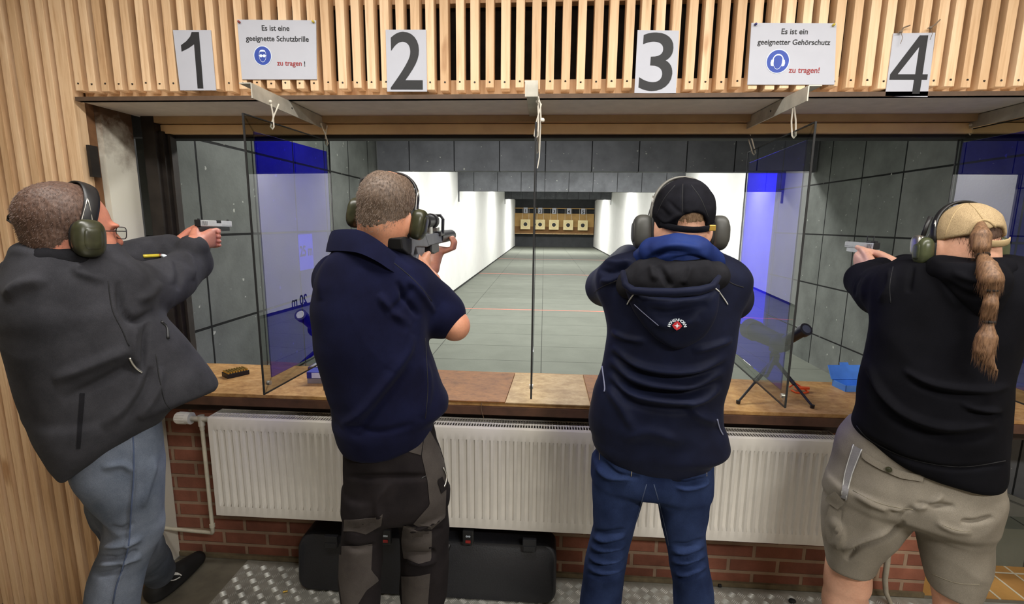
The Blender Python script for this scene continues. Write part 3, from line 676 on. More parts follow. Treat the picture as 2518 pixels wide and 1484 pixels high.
# --- small things on the floor, cable at the right
c = onZ(700, 1456, 0); q = MB(); q.cyl((c.x-.006, c.y-.003, .0052), (c.x+.012, c.y+.004, .0052), .0045, seg=10); tag(q.build('cartridge_case', BRASS, smooth=True), 'spent brass cartridge case on the chequer plate left of rifle case', 'cartridge case')
c = onZ(1770, 1442, 0); q = MB(); q.box((c.x-.008, c.y-.006, .001), (c.x+.007, c.y+.006, .014), bev=.003); tag(q.build('rubber_chip', BLACKR), 'black rubber chip on the plate floor right of dark blue jeans', 'debris')
c = onZ(1948, 1480, 0); q = MB(); q.ball((c.x, c.y, .008), (.016, .013, .008), 14); tag(q.build('rubber_plug', BLACKR, smooth=True), 'round black rubber plug on the plate floor near the bare calf', 'debris')
q = MB(); V = [onY(*p, 1.99) for p in ((2198, 1318), (2186, 1350), (2182, 1380), (2176, 1420), (2178, 1455), (2190, 1482))]; q.tube([V[0]+Vector((.01, .05, .03))]+V, [.006, .008, .009, .011, .011, .010, .009], 10)
tag(q.build('drain_hose', plain('grey_hose', (170, 162, 146), .6, var=.15), smooth=True), 'pale grey hose hanging down the brick wall behind khaki shorts', 'hose')

# --- at the far end: target frame and five targets
tf = thing('target_backstop', (.6, 29.6, .9), 'wooden target backing frame at the far end of the range', 'target frame')
B3 = lambda px, py, Y=29.6: onY(px, py, Y)
a, b = B3(1265, 520), B3(1460, 577); q = MB(); q.box((a.x+.02, 29.6, B3(1360, 557).z), (b.x-.02, 29.64, B3(1360, 524.5).z)); q.build('backing_board', BOARDO, tf)
q = MB(); q.box((a.x+.02, 29.58, B3(1360, 573).z), (b.x-.02, 29.63, B3(1360, 557).z)); part(q.build('lower_board', BOARDD, tf), 'darker lower board')
q = MB(); q.box((a.x+.02, 29.55, B3(1360, 575.5).z), (b.x-.02, 29.62, B3(1360, 573).z)); q.build('bottom_rail', CORKPALE, tf)
q = MB(); q.box((a.x+.02, 29.55, B3(1360, 513.5).z), (b.x-.02, 29.6, B3(1360, 511).z)); q.build('top_rail', BOARDO, tf)
names5 = ['leftmost', 'second from the left', 'middle', 'fourth from the left', 'rightmost']
tx = [1292, 1328, 1362, 1397, 1433]; nx = [1292.5, 1328.5, 1363, 1399, 1434]
for i in range(5):
    c = B3(tx[i], 551+.7*i, 29.3); t = thing('target', c, 'square cream paper target with black bull, %s of five' % names5[i], 'target', None and 'paper targets at the far end'); s = .29
    q = MB(); q.box((c.x-s, 29.3, c.z-s), (c.x+s, 29.32, c.z+s)); q.build('card', TARGETP, t)
    q = MB(); q.cyl((c.x, 29.2985, c.z), (c.x, 29.2965, c.z), .115, seg=28); part(q.build('bull', INK, t), 'black bull')
    for k_, rr in enumerate((.17, .225)):
        q = MB(); q.tube([(c.x+rr*math.cos(j*math.pi/14), 29.298, c.z+rr*math.sin(j*math.pi/14)) for j in range(29)], .004, 5); q.build('score_ring', BOARDO, t)
    for dx in (-.2, .2): q = MB(); q.cyl((c.x+dx, 29.31, c.z+s), (c.x+dx, 29.5, B3(1360, 512, 29.5).z), .008, seg=6); q.build('hanging_wire', CORD, t)
    c = B3(nx[i], 517+.6*i, 29.45); t = thing('target_number', c, 'small white card reading %d above the %s target' % (i+1, names5[i]), 'number card'); q = MB(); q.box((c.x-.125, 29.45, c.z-.17), (c.x+.125, 29.47, c.z+.17)); q.build('card', PAPER, t)
    q = MB(); add_text(q, str(i+1), None, .2, FACE((c.x, 29.449, c.z-.03)), bold=.02, depth=.004); q.build('numeral', INK, t)
# distance marks on the side walls
p = onX(753, 619, LX(3.6)+.006); t = thing('distance_sign', p, 'white sheet reading 25 m on the left range wall, seen through the blue screen', 'sign'); q = MB(); q.box((p.x-.003, p.y-.115, p.z-.14), (p.x, p.y+.115, p.z+.14)); q.build('sheet', PAPER, t)
q = MB(); add_text(q, '25 m', .2, .085, frame3((p.x+.0005, p.y, p.z+.01), (0, 1, 0), (1, 0, 0)), bold=.02); q.build('lettering', GREYCUP, t)
Yt = 7.3; q = MB(); add_text(q, '20 m', .42, .17, frame3((RX(Yt)-.0262, Yt, .33), (0, -1, 0), (-1, 0, 0)), bold=.02)
o = q.build('distance_mark', INK); tag(o, 'black 20 m lettering low on the right white wall, mirrored in the left screen', 'lettering')

# ================================================================== PEOPLE: distance-field modelling
from mathutils.bvhtree import BVHTree
def smin(a, b, k):
    if k <= 0: return np.minimum(a, b)
    h = np.maximum(k-np.abs(a-b), 0)/k; return np.minimum(a, b)-h*h*k*.25
def smax(a, b, k): return -smin(-a, -b, k)
class SDF:
    def __init__(s, h): s.h = h; s.ops = []
    def op(s, fn, lo, hi, k=.01, mode='u'): s.ops.append((fn, np.array(lo, float), np.array(hi, float), k, mode)); return s
    def chain(s, pts, rad, k=.01, mode='u'):
        p = np.array([tuple(q) for q in pts], np.float32); r = np.array(rad if hasattr(rad, '__len__') else [rad]*len(p), np.float32)
        def fn(P):
            d = None
            for i in range(len(p)-1):
                a, ab = p[i], p[i+1]-p[i]; L = float(ab@ab)+1e-12
                t = np.clip(((P-a)@ab)/L, 0, 1); q = P-a-t[:, None]*ab
                e = np.sqrt((q*q).sum(1))-(r[i]+(r[i+1]-r[i])*t); d = e if d is None else np.minimum(d, e)
            return d
        return s.op(fn, (p-r[:, None]).min(0), (p+r[:, None]).max(0), k, mode)
    def ell(s, c, r, M=None, k=.01, mode='u'):
        c = np.array(tuple(c), np.float32); r = np.array(r, np.float32); A = np.eye(3, dtype=np.float32) if M is None else np.array(M, np.float32)
        def fn(P):
            q = (P-c)@A; k0 = np.sqrt(((q/r)**2).sum(1))+1e-9; k1 = np.sqrt(((q/(r*r))**2).sum(1))+1e-9; return k0*(k0-1)/k1
        e = np.abs(A)@r; return s.op(fn, c-e, c+e, k, mode)
    def half(s, c, n, k=.004):          # keep the side n points away from (cut what lies along +n)
        c = np.array(tuple(c), np.float32); n = np.array(Vector(n).normalized(), np.float32)
        return s.op(lambda P: (P-c)@n, (-99,)*3, (99,)*3, k, 'i')
    def loft(s, keys, r, d, k=.02, mode='u', shrink=0, cap=.008, n=2.3, cut=None):
        """keys: (z, cx, cy, a, b) sorted by height; r, d: unit width / depth axes"""
        K = np.array(sorted(keys), float); zz = np.linspace(K[0, 0], K[-1, 0], 240)
        def pch(y):
            x = K[:, 0]; h = np.diff(x); m = np.diff(y)/h; t = np.zeros(len(x)); t[0], t[-1] = m[0], m[-1]
            for i in range(1, len(x)-1): t[i] = 0 if m[i-1]*m[i] <= 0 else 2*m[i-1]*m[i]/(m[i-1]+m[i])
            j = np.clip(np.searchsorted(x, zz)-1, 0, len(h)-1); u = (zz-x[j])/h[j]
            return (2*u**3-3*u**2+1)*y[j]+(u**3-2*u**2+u)*h[j]*t[j]+(-2*u**3+3*u**2)*y[j+1]+(u**3-u**2)*h[j]*t[j+1]
        cx, cy_, a, b = [pch(K[:, i]) for i in range(1, 5)]; a = np.maximum(a-shrink, .01); b = np.maximum(b-shrink, .01)
        r = np.array(r, np.float32); d = np.array(d, np.float32); z0, z1 = K[0, 0], K[-1, 0]
        def fn(P):
            z = P[:, 2]; ax = np.interp(z, zz, a); bx = np.interp(z, zz, b); x = P[:, 0]-np.interp(z, zz, cx); y = P[:, 1]-np.interp(z, zz, cy_)
            u = np.abs(x*r[0]+y*r[1])/ax; v = np.abs(x*d[0]+y*d[1])/bx; kk = (u**n+v**n)**(1/n)+1e-9
            g = np.sqrt((u/ax)**2+(v/bx)**2)+1e-6; e = (kk-1)*np.minimum(np.maximum(kk, .3)/g, .2)
            e = smax(e, np.maximum(z0-z, z-z1), cap)
            if cut is not None: e = smax(e, (P-cut[0])@cut[1], .006)
            return e.astype(np.float32)
        ext = np.maximum(a, b).max(); return s.op(fn, (cx.min()-ext, cy_.min()-ext, z0), (cx.max()+ext, cy_.max()+ext, z1), k, mode)
    def mesh(s, name, mat, parent, post=None, smooth_it=1):
        us = [o for o in s.ops if o[4] == 'u']; h = s.h
        lo = np.min([o[1] for o in us], 0)-3*h; hi = np.max([o[2] for o in us], 0)+3*h
        nn = np.ceil((hi-lo)/h).astype(int)+1; vol = np.full(nn, .05, np.float32); B = 28
        for i in range(0, nn[0], B):
            for j in range(0, nn[1], B):
                for k_ in range(0, nn[2], B):
                    e = np.minimum(np.array([i, j, k_])+B, nn); bl = lo+np.array([i, j, k_])*h; bh = lo+(e-1)*h
                    act = [o for o in s.ops if np.all(o[1]-o[3]-2*h < bh) and np.all(o[2]+o[3]+2*h > bl)]
                    if not any(o[4] == 'u' for o in act): continue
                    g = np.stack(np.meshgrid(np.arange(i, e[0]), np.arange(j, e[1]), np.arange(k_, e[2]), indexing='ij'), -1).reshape(-1, 3)
                    P = (lo+g*h).astype(np.float32); D = np.full(len(P), .05, np.float32)
                    for fn, a, b, kk, mode in act:
                        v = fn(P); D = smin(D, v, kk) if mode == 'u' else (smax(D, -v, kk) if mode == 's' else smax(D, v, kk))
                    vol[i:e[0], j:e[1], k_:e[2]] = D.reshape(tuple(e-np.array([i, j, k_])))
        ins = vol < 0
        c8 = [(a, b, c) for a in (0, 1) for b in (0, 1) for c in (0, 1)]; n1 = nn-1
        sl = lambda o: tuple(slice(o[q], o[q]+n1[q]) for q in range(3))
        cnt = sum(ins[sl(o)].astype(np.int8) for o in c8); act = (cnt > 0) & (cnt < 8); idx = np.argwhere(act)
        val = np.stack([vol[idx[:, 0]+o[0], idx[:, 1]+o[1], idx[:, 2]+o[2]] for o in c8], 1)
        acc = np.zeros((len(idx), 3)); num = np.zeros(len(idx))
        for p in range(8):
            for q in range(p+1, 8):
                a, b = np.array(c8[p]), np.array(c8[q])
                if np.abs(a-b).sum() != 1: continue
                va, vb = val[:, p], val[:, q]; m = (va < 0) != (vb < 0); t = np.where(m, va/np.where(m, va-vb, 1), 0)
                acc += np.where(m[:, None], a+t[:, None]*(b-a), 0); num += m
        V = lo+(idx+acc/num[:, None])*h
        ids = np.full(n1, -1, np.int32); ids[tuple(idx.T)] = np.arange(len(idx))
        Q = []
        for ax in range(3):
            o = np.zeros(3, int); o[ax] = 1; b_, c_ = [(1, 2), (2, 0), (0, 1)][ax]
            A = ins[tuple(slice(0, nn[q]-o[q]) for q in range(3))]; Bv = ins[tuple(slice(o[q], nn[q]) for q in range(3))]
            e = np.argwhere(A != Bv); e = e[(e[:, b_] > 0) & (e[:, c_] > 0) & (e[:, b_] < n1[b_]) & (e[:, c_] < n1[c_])]
            f = A[tuple(e.T)]; db = np.zeros(3, int); db[b_] = 1; dc = np.zeros(3, int); dc[c_] = 1
            q4 = np.stack([ids[tuple((e-db-dc).T)], ids[tuple((e-dc).T)], ids[tuple(e.T)], ids[tuple((e-db).T)]], 1)
            q4[~f] = q4[~f][:, ::-1]; Q.append(q4)
        Q = np.concatenate(Q); Q = Q[(Q >= 0).all(1)]
        for _ in range(smooth_it):     # light relaxation
            S = np.zeros_like(V); Cn = np.zeros(len(V))
            for a, b in ((0, 1), (1, 2), (2, 3), (3, 0)):
                for x, y in ((a, b), (b, a)): np.add.at(S, Q[:, x], V[Q[:, y]]); np.add.at(Cn, Q[:, x], 1)
            V = V*.5+.5*S/np.maximum(Cn, 1)[:, None]
        me = bpy.data.meshes.new(name); me.vertices.add(len(V)); me.vertices.foreach_set('co', V.astype(np.float32).ravel())
        me.loops.add(Q.size); me.loops.foreach_set('vertex_index', Q.astype(np.int32).ravel()); me.polygons.add(len(Q))
        me.polygons.foreach_set('loop_start', np.arange(0, Q.size, 4, dtype=np.int32)); me.update(calc_edges=True)
        for m in (mat if isinstance(mat, (list, tuple)) else [mat]): me.materials.append(m)
        if post is not None:
            Nn = np.zeros(len(V)*3, np.float32); me.vertices.foreach_get('normal', Nn); Nn = Nn.reshape(-1, 3)
            V = post(V, Nn); me.vertices.foreach_set('co', V.astype(np.float32).ravel()); me.update()
        me.shade_smooth(); o = bpy.data.objects.new(name, me); COL.objects.link(o)
        if parent is not None: o.parent = parent; o.matrix_parent_inverse = parent_inv(parent)
        return o
def wob(V, f, seed=0.0, st=(1, 1, 1)):
    sx, sy_, sz = f*st[0], f*st[1], f*st[2]
    return np.array([mnoise.noise((x*sx+seed, y*sy_+seed*1.7, z*sz-seed)) for x, y, z in V.tolist()])
def poly_dist(px, py, line):
    if len(line) > 2:
        P_ = [np.array(p, float) for p in line]; L_ = []
        for i in range(len(P_)-1):
            a, b, c, d = P_[max(i-1, 0)], P_[i], P_[i+1], P_[min(i+2, len(P_)-1)]
            for j in range(5):
                t = j/5; L_.append(tuple(.5*(2*b+(c-a)*t+(2*a-5*b+4*c-d)*t*t+(-a+3*b-3*c+d)*t**3)))
        line = L_+[tuple(P_[-1])]
    d = np.full(len(px), 1e9); pos = np.zeros(len(px)); n = len(line)-1
    for k, ((x0, y0), (x1, y1)) in enumerate(zip(line[:-1], line[1:])):
        dx, dy = x1-x0, y1-y0; t = np.clip(((px-x0)*dx+(py-y0)*dy)/(dx*dx+dy*dy+1e-9), 0, 1)
        w = np.hypot(px-x0-t*dx, py-y0-t*dy); m = w < d; pos = np.where(m, (k+t)/n, pos); d = np.minimum(d, w)
    return d, np.clip(np.sin(np.pi*np.clip(pos, 0, 1))*1.35, 0, 1)
def cloth(amp=.006, f=7, st=(1, 1, 1), seed=1.0, creases=(), fine=.0015):
    """soft folds, plus named creases (list of (polyline, height m, width px)) on the side seen"""
    def post(V, Nn):
        n1 = wob(V, f, seed, st); n2 = wob(V, f*3.1, seed+5, st)
        off = amp*(1-2*np.abs(n1))*.8+fine*n2*1.5
        px, py = proj(V); view = V-np.array([0, 0, HC]); fac = np.clip(-(Nn*view).sum(1)/np.linalg.norm(view, axis=1)*1.6, 0, 1)
        for line, a, w in creases:
            dd, tp = poly_dist(px, py, line); off = off+fac*a*1.8*tp*np.exp(-(dd/w)**2)
        return V+Nn*off[:, None]
    return post
class Surf:
    def __init__(s, *objs):
        s.t = []
        for o in objs:
            me = o.data; M = world_of(o); s.t.append(BVHTree.FromPolygons([M @ v.co for v in me.vertices], [tuple(p.vertices) for p in me.polygons]))
    def hit(s, px, py, lift=0.0):
        d = Vector(ray(px, py)).normalized(); o = Vector((0, 0, HC)); best = None
        for t in s.t:
            p, n, i, dist = t.ray_cast(o, d)
            if p is not None and (best is None or dist < best[2]): best = (p, n, dist)
        if best is None: return None
        p, n, _ = best
        if n.dot(d) > 0: n = -n
        return p+n*lift, n
    def line(s, pts, step=10, lift=.0):
        out = []
        if len(pts) > 2:
            Q = [np.array(p, float) for p in pts]; L_ = []
            for i in range(len(Q)-1):
                a, b, c, d = Q[max(i-1, 0)], Q[i], Q[i+1], Q[min(i+2, len(Q)-1)]
                for j in range(4): t = j/4; L_.append(tuple(.5*(2*b+(c-a)*t+(2*a-5*b+4*c-d)*t*t+(-a+3*b-3*c+d)*t**3)))
            pts = L_+[tuple(Q[-1])]
        for (x0, y0), (x1, y1) in zip(pts[:-1], pts[1:]):
            k = max(1, int(math.hypot(x1-x0, y1-y0)/step))
            for i in range(k):
                h = s.hit(x0+(x1-x0)*i/k, y0+(y1-y0)*i/k, lift)
                if h: out.append(h[0])
        h = s.hit(*pts[-1], lift)
        if h: out.append(h[0])
        return out
    def seam(s, name, pts, r, mat, parent, lift=.0, label=None):
        L = s.line(pts, 9, lift)
        if len(L) < 2: return None
        q = MB(); q.tube(L, r, 6); o = q.build(name, mat, parent, smooth='all')
        if label: o['label'] = label
        return o
    def patch(s, name, pts, th, mat, parent, label=None, step=14):
        """flat panel following the cloth inside a photographed outline"""
        P = np.array(pts, float); x0, y0 = P.min(0); x1, y1 = P.max(0); nx, ny = max(2, int((x1-x0)/step)), max(2, int((y1-y0)/step)); q = MB(); G = {}
        # quads between left/right borders row by row
        def span(y):
            xs = []
            for a, b in zip(P, np.roll(P, -1, 0)):
                if (a[1]-y)*(b[1]-y) <= 0 and a[1] != b[1]: xs.append(a[0]+(y-a[1])/(b[1]-a[1])*(b[0]-a[0]))
            return (min(xs), max(xs)) if xs else None
        for j in range(ny+1):
            y = y0+(y1-y0)*min(max(j/ny, .002), .998); sp_ = span(y)
            for i in range(nx+1):
                h = s.hit(sp_[0]+(sp_[1]-sp_[0])*i/nx, y) if sp_ else None
                if h: G[i, j] = (q.bm.verts.new(h[0]+h[1]*th), q.bm.verts.new(h[0]-h[1]*.003))
        for j in range(ny):
            for i in range(nx):
                ks = [(i, j), (i+1, j), (i+1, j+1), (i, j+1)]
                if all(k in G for k in ks):
                    q.bm.faces.new([G[k][0] for k in ks]); q.bm.faces.new([G[k][1] for k in ks][::-1])
        ed = [e for e in q.bm.edges if len(e.link_faces) == 1 and any(e.verts[0] is g[0] or e.verts[1] is g[0] for g in G.values())] if False else []
        o = q.build(name, mat, parent, smooth=True, recalc=False)
        m = o.modifiers.new('thick', 'SOLIDIFY') if False else None
        if label: o['label'] = label
        return o

class Person:
    def __init__(s, x, y, label):
        s.o = np.array([x, y]); s.D = math.hypot(x, y); s.d = np.array([x, y])/s.D; s.r = np.array([s.d[1], -s.d[0]])
        s.root = thing('person', (x, y, 0), label, 'person')
        s.d3 = Vector((s.d[0], s.d[1], 0)); s.r3 = Vector((s.r[0], s.r[1], 0))
    def W(s, px, py, dd=0.0):
        q = ray(px, py); t = (s.D+dd)/(q[0]*s.d[0]+q[1]*s.d[1]); return Vector((q[0]*t, q[1]*t, q[2]*t+HC))
    def ypx(s, x, z, dd=0.0):
        a, b = 300., 4000.
        for _ in range(50):
            m = (a+b)/2
            if s.W(x, m, dd).z > z: a = m
            else: b = m
        return a
    def keys(s, L, b, dd=0.0):
        """rows (y, xL, xR[, depth half[, dd]]); y may be ('z', height)"""
        out = []
        for row in L:
            y, xl, xr = row[:3]; bb = row[3] if len(row) > 3 else b; e = row[4] if len(row) > 4 else dd
            if isinstance(y, tuple): y = s.ypx((xl+xr)/2, y[1], e)
            A, B = s.W(xl, y, e), s.W(xr, y, e); c = (A+B)/2; out.append((c.z, c.x, c.y, (B-A).length/2, bb))
        return out
def axes(f, u):
    f = Vector(f).normalized(); u = Vector(u); u = (u-f*u.dot(f)).normalized(); s_ = f.cross(u); return s_, f, u   # s = to its right
def head(sd, C, f, u, k=1.0):
    s_, f, u = axes(f, u); C = Vector(C); M = np.array([s_, f, u]).T
    L = lambda a, b, c: C+(s_*a+f*b+u*c)*k
    E = lambda c, r, kk=.012, mode='u': sd.ell(L(*c), [q*k for q in r], M, kk, mode)
    E((0, -.012, .032), (.076, .098, .086), .02); E((0, .03, -.03), (.064, .068, .088), .03); E((0, .048, -.088), (.042, .042, .03), .03); E((0, -.035, -.03), (.064, .062, .06), .03)
    for q in (-1, 1):
        E((q*.034, .082, -.004), (.019, .018, .012), .008, 's'); E((q*.033, .074, -.005), (.0125, .0125, .0125), .002)
        E((q*.045, .062, -.036), (.022, .022, .018), .02); E((q*.080, -.008, -.018), (.010, .021, .033), .006); E((q*.036, .082, .016), (.026, .014, .008), .012)
    sd.chain([L(0, .092, .004), L(0, .112, -.032)], [.009*k, .0135*k], .012); 
    for q in (-1, 1): E((q*.012, .1, -.036), (.009, .011, .008), .008)
    E((0, .094, -.062), (.023, .011, .0055), .006); E((0, .092, -.073), (.020, .011, .006), .006); E((0, .098, -.0672), (.022, .008, .0014), .002, 's')
    return L, M
def gripping_hands(sd, G, left=True, right=True, wr=None, wl=None, kf=.002):
    """hands closed round a pistol grip; G maps (x right, y forward, z up) at the rear of the slide to the world"""
    P = lambda *a: G @ Vector(a)
    if right:
        w = Vector(wr)
        kn = [(.024, .034, -.030), (.026, .036, -.046), (.025, .034, -.063), (.023, .030, -.079)]
        for i, q in enumerate(kn): sd.chain([w, P(.020, -.012, -.050-.010*i), P(*q)], [.024, .016, .0125], .014)
        sd.chain([P(.024, .034, -.030), P(.025, .064, -.024), P(.019, .088, -.026), P(.010, .100, -.030)], [.0105, .0092, .0082, .0072], kf)
        for i, (q, r) in enumerate(zip(kn[1:], (.0098, .0094, .0084))):
            z = q[2]; sd.chain([P(*q), P(.022, .063-.003*i, z-.001), P(-.006, .070-.004*i, z), P(-.020, .054, z+.002)], [r+.0012, r, r*.93, r*.82], kf)
        sd.chain([w, P(.004, -.022, -.028), P(-.018, .012, -.018), P(-.021, .048, -.014)], [.022, .0135, .0108, .0085], .006)
    if left:
        w = Vector(wl)
        kn = [(-.034, .048, -.034), (-.036, .046, -.051), (-.035, .042, -.068), (-.032, .037, -.084)]
        for i, q in enumerate(kn): sd.chain([w, P(-.034, .004, -.052-.010*i), P(*q)], [.024, .016, .0125], .014)
        for i, (q, r) in enumerate(zip(kn, (.0098, .0102, .0096, .0086))):
            z = q[2]; sd.chain([P(*q), P(-.020, .078-.003*i, z-.002), P(.014, .084-.003*i, z), P(.036, .062, z+.002)], [r+.0012, r, r*.93, r*.82], kf)
        sd.chain([w, P(-.033, -.004, -.030), P(-.029, .034, -.012), P(-.026, .072, -.006)], [.022, .0135, .0108, .0088], .006)
def sq_ball(q, c, r, M, e=.7, seg=22, mi=0):
    vs = q.ball((0, 0, 0), 1.0, seg, mi)
    for v in vs:
        x = [math.copysign(abs(t)**e, t) for t in v.co]; m = max(1e-6, sum(abs(t)**(2/e) for t in x)**(e/2)); v.co = Vector([t/m*ri for t, ri in zip(x, r)])
    bmesh.ops.transform(q.bm, matrix=Matrix.Translation(c) @ M.to_4x4(), verts=vs)
def ear_defenders(C, f, u, k, label, cupmat, cr=(.022, .036, .046), cup_off=(.0, .0, -.02), hw=.084, top=.126, lean=.0, band_r=.0045, band_w=2.2, bandmat=None, stem=None, pad=True, arms=True, out=1.0):
    s_, f, u = axes(f, u); C = Vector(C); M3 = Matrix((s_, f, u)).transposed(); L = lambda a, b, c: C+(s_*a+f*b+u*c)*k
    t = thing('ear_defenders', C, label, 'ear defenders'); bandmat = bandmat or BLACKP
    for sg in (-1, 1):
        c = L(sg*(hw+.006), cup_off[1]-.008, cup_off[2])
        q = MB(); sq_ball(q, c, (.013*k, (cr[1]-.003)*k, (cr[2]-.003)*k), M3, .8); q.build('ear_cushion', BLACKR, t, smooth='all')
        q = MB(); sq_ball(q, c+s_*sg*(.008+cr[0]*.6)*k, [x*k for x in cr], M3, .72, 26); cup = q.build('ear_cup', cupmat, t, smooth='all')
        q = MB(); sq_ball(q, c+s_*sg*(.008+cr[0]*1.25)*k, (cr[0]*.42*k, cr[1]*.62*k, cr[2]*.62*k), M3, .6, 18); q.build('cup_plate', cupmat, cup, smooth='all')
        if arms:
            q = MB(); a = L(sg*(hw+.014), cup_off[1]-.004, cup_off[2]+cr[2]*.9); b = L(sg*(hw+.008), lean*.3-.004, cup_off[2]+cr[2]+.035)
            for dy in (-.012, .012): q.tube([a+f*dy*k*1.4-u*.02*k, a+f*dy*k, b+f*dy*k*.4, b+u*.02], .0017, 6)
            part(q.build('wire_arm', CHROME, t, smooth='all'), 'metal wire arm')
    q = MB(); pts = []
    for i in range(29):
        a = math.pi*i/28; x = math.cos(a); z = math.sin(a)
        pts.append(L((hw+.010)*x*(1+.04*z), lean*z**.7 if z > 0 else 0, cup_off[2]+cr[2]*.6+(top-cup_off[2]-cr[2]*.6)*max(z, 0)**.8))
    q.tube(pts, band_r, 10, flat=band_w, up=(s_.x, s_.y, s_.z)); q.build('headband', bandmat, t, smooth='all')
    return t, L, M3
def strands(name, surf_pts, normals, mat, parent, n, ln, rad, flow, seed=3):
    rn = random.Random(seed); q = MB(); N_ = len(surf_pts)
    for i in range(n):
        j = rn.randrange(N_); p = Vector(surf_pts[j]); nn = Vector(normals[j]); d = (nn*.35+flow(p)+Vector((rn.gauss(0, .25), rn.gauss(0, .25), rn.gauss(0, .25)))).normalized(); l = ln*(.6+.8*rn.random())
        a = d.orthogonal().normalized()*rad; b = d.cross(a)
        mid = p+d*l*.5+nn*l*.05; vs = [q.bm.verts.new(p+a), q.bm.verts.new(p-a*.5+b*.87), q.bm.verts.new(p-a*.5-b*.87), q.bm.verts.new(p+d*l-nn*l*.12)]
        for tr in ((0, 1, 3), (1, 2, 3), (2, 0, 3)): q.bm.faces.new([vs[x] for x in tr])
    return q.build(name, mat, parent, recalc=False)
def hair_cap(C, f, u, k, mat, parent, hairline=.055, nape=-.05, thick=.005, bald=None, seed=3, ns=4200, name='hair', ln=.010):
    s_, f, u = axes(f, u); C = Vector(C); M = np.array([s_, f, u]).T; L = lambda a, b, c: C+(s_*a+f*b+u*c)*k
    sd = SDF(.0035); sd.ell(L(0, -.012, .032), [(x+thick)*k for x in (.076, .098, .086)], M, .01); sd.ell(L(0, -.035, -.03), [(x+thick*.5)*k for x in (.064, .062, .06)], M, .02)
    sd.half(L(0, hairline, 0), f*1.0+u*-.35, .01); sd.half(L(0, -.06, nape), -u*1.0+f*.55, .012)
    for q in (-1, 1): sd.ell(L(q*.085, .0, -.024), [x*k for x in (.03, .03, .04)], M, .008, 's')
    if bald: sd.ell(L(*bald[:3]), [x*k for x in bald[3]], M, .012, 's')
    o = sd.mesh(name, mat, parent, post=lambda V, Nn: V+Nn*(.0014*wob(V, 120, seed))[:, None])
    V = [tuple(v.co) for v in o.data.vertices]; Nn = [tuple(v.normal) for v in o.data.vertices]
    Mw = world_of(o); V = [tuple(Mw @ Vector(v)) for v in V]
    st = strands('short_hair', V, Nn, mat, o, ns, ln, .0006, lambda p: -u*.75-f*.35, seed)
    return o
SKIN = None
def m_skin(name, c1, c2):
    n = N(name); v = n.coord(); f = n.noise(v, 9, 4); g = n.noise(v, 160, 3)
    n.set(n.mix(.35, n.ramp(f, [(.35, lin(c1)), (.68, lin(c2))]), n.ramp(g, [(.3, (.8, .74, .72)), (.7, (1.08, 1.05, 1.04))]), 'MULTIPLY'), .5, 0, .35)
    n.b.inputs['Subsurface Weight'].default_value = .12; n.b.inputs['Subsurface Radius'].default_value = (.01, .004, .002); n.b.inputs['Subsurface Scale'].default_value = .5
    n.bump(g, .12, .001); return n.m
SKIN_A = m_skin('skin_ruddy', (188, 118, 96), (206, 140, 116)); SKIN_B = m_skin('skin_tan', (192, 132, 104), (210, 152, 122)); SKIN_C = m_skin('skin_light', (206, 154, 128), (222, 174, 148)); SKIN_H = m_skin('skin_hands', (214, 160, 136), (228, 180, 156))
def m_hair(name, c1, c2):
    n = N(name); v = n.coord((1, 1, .18)); f = n.noise(v, 220, 4, .6); n.set(n.ramp(f, [(.3, lin(c1)), (.7, lin(c2))]), .55, 0, .4); n.bump(f, .4, .001); return n.m
HAIR1 = m_hair('hair_dark_brown', (62, 44, 36), (104, 80, 68)); HAIR2 = m_hair('hair_greying_brown', (70, 56, 46), (118, 100, 86)); HAIR3 = m_hair('hair_light_brown', (120, 94, 70), (160, 132, 104)); HAIR4 = m_hair('hair_ponytail', (82, 58, 40), (138, 104, 76))

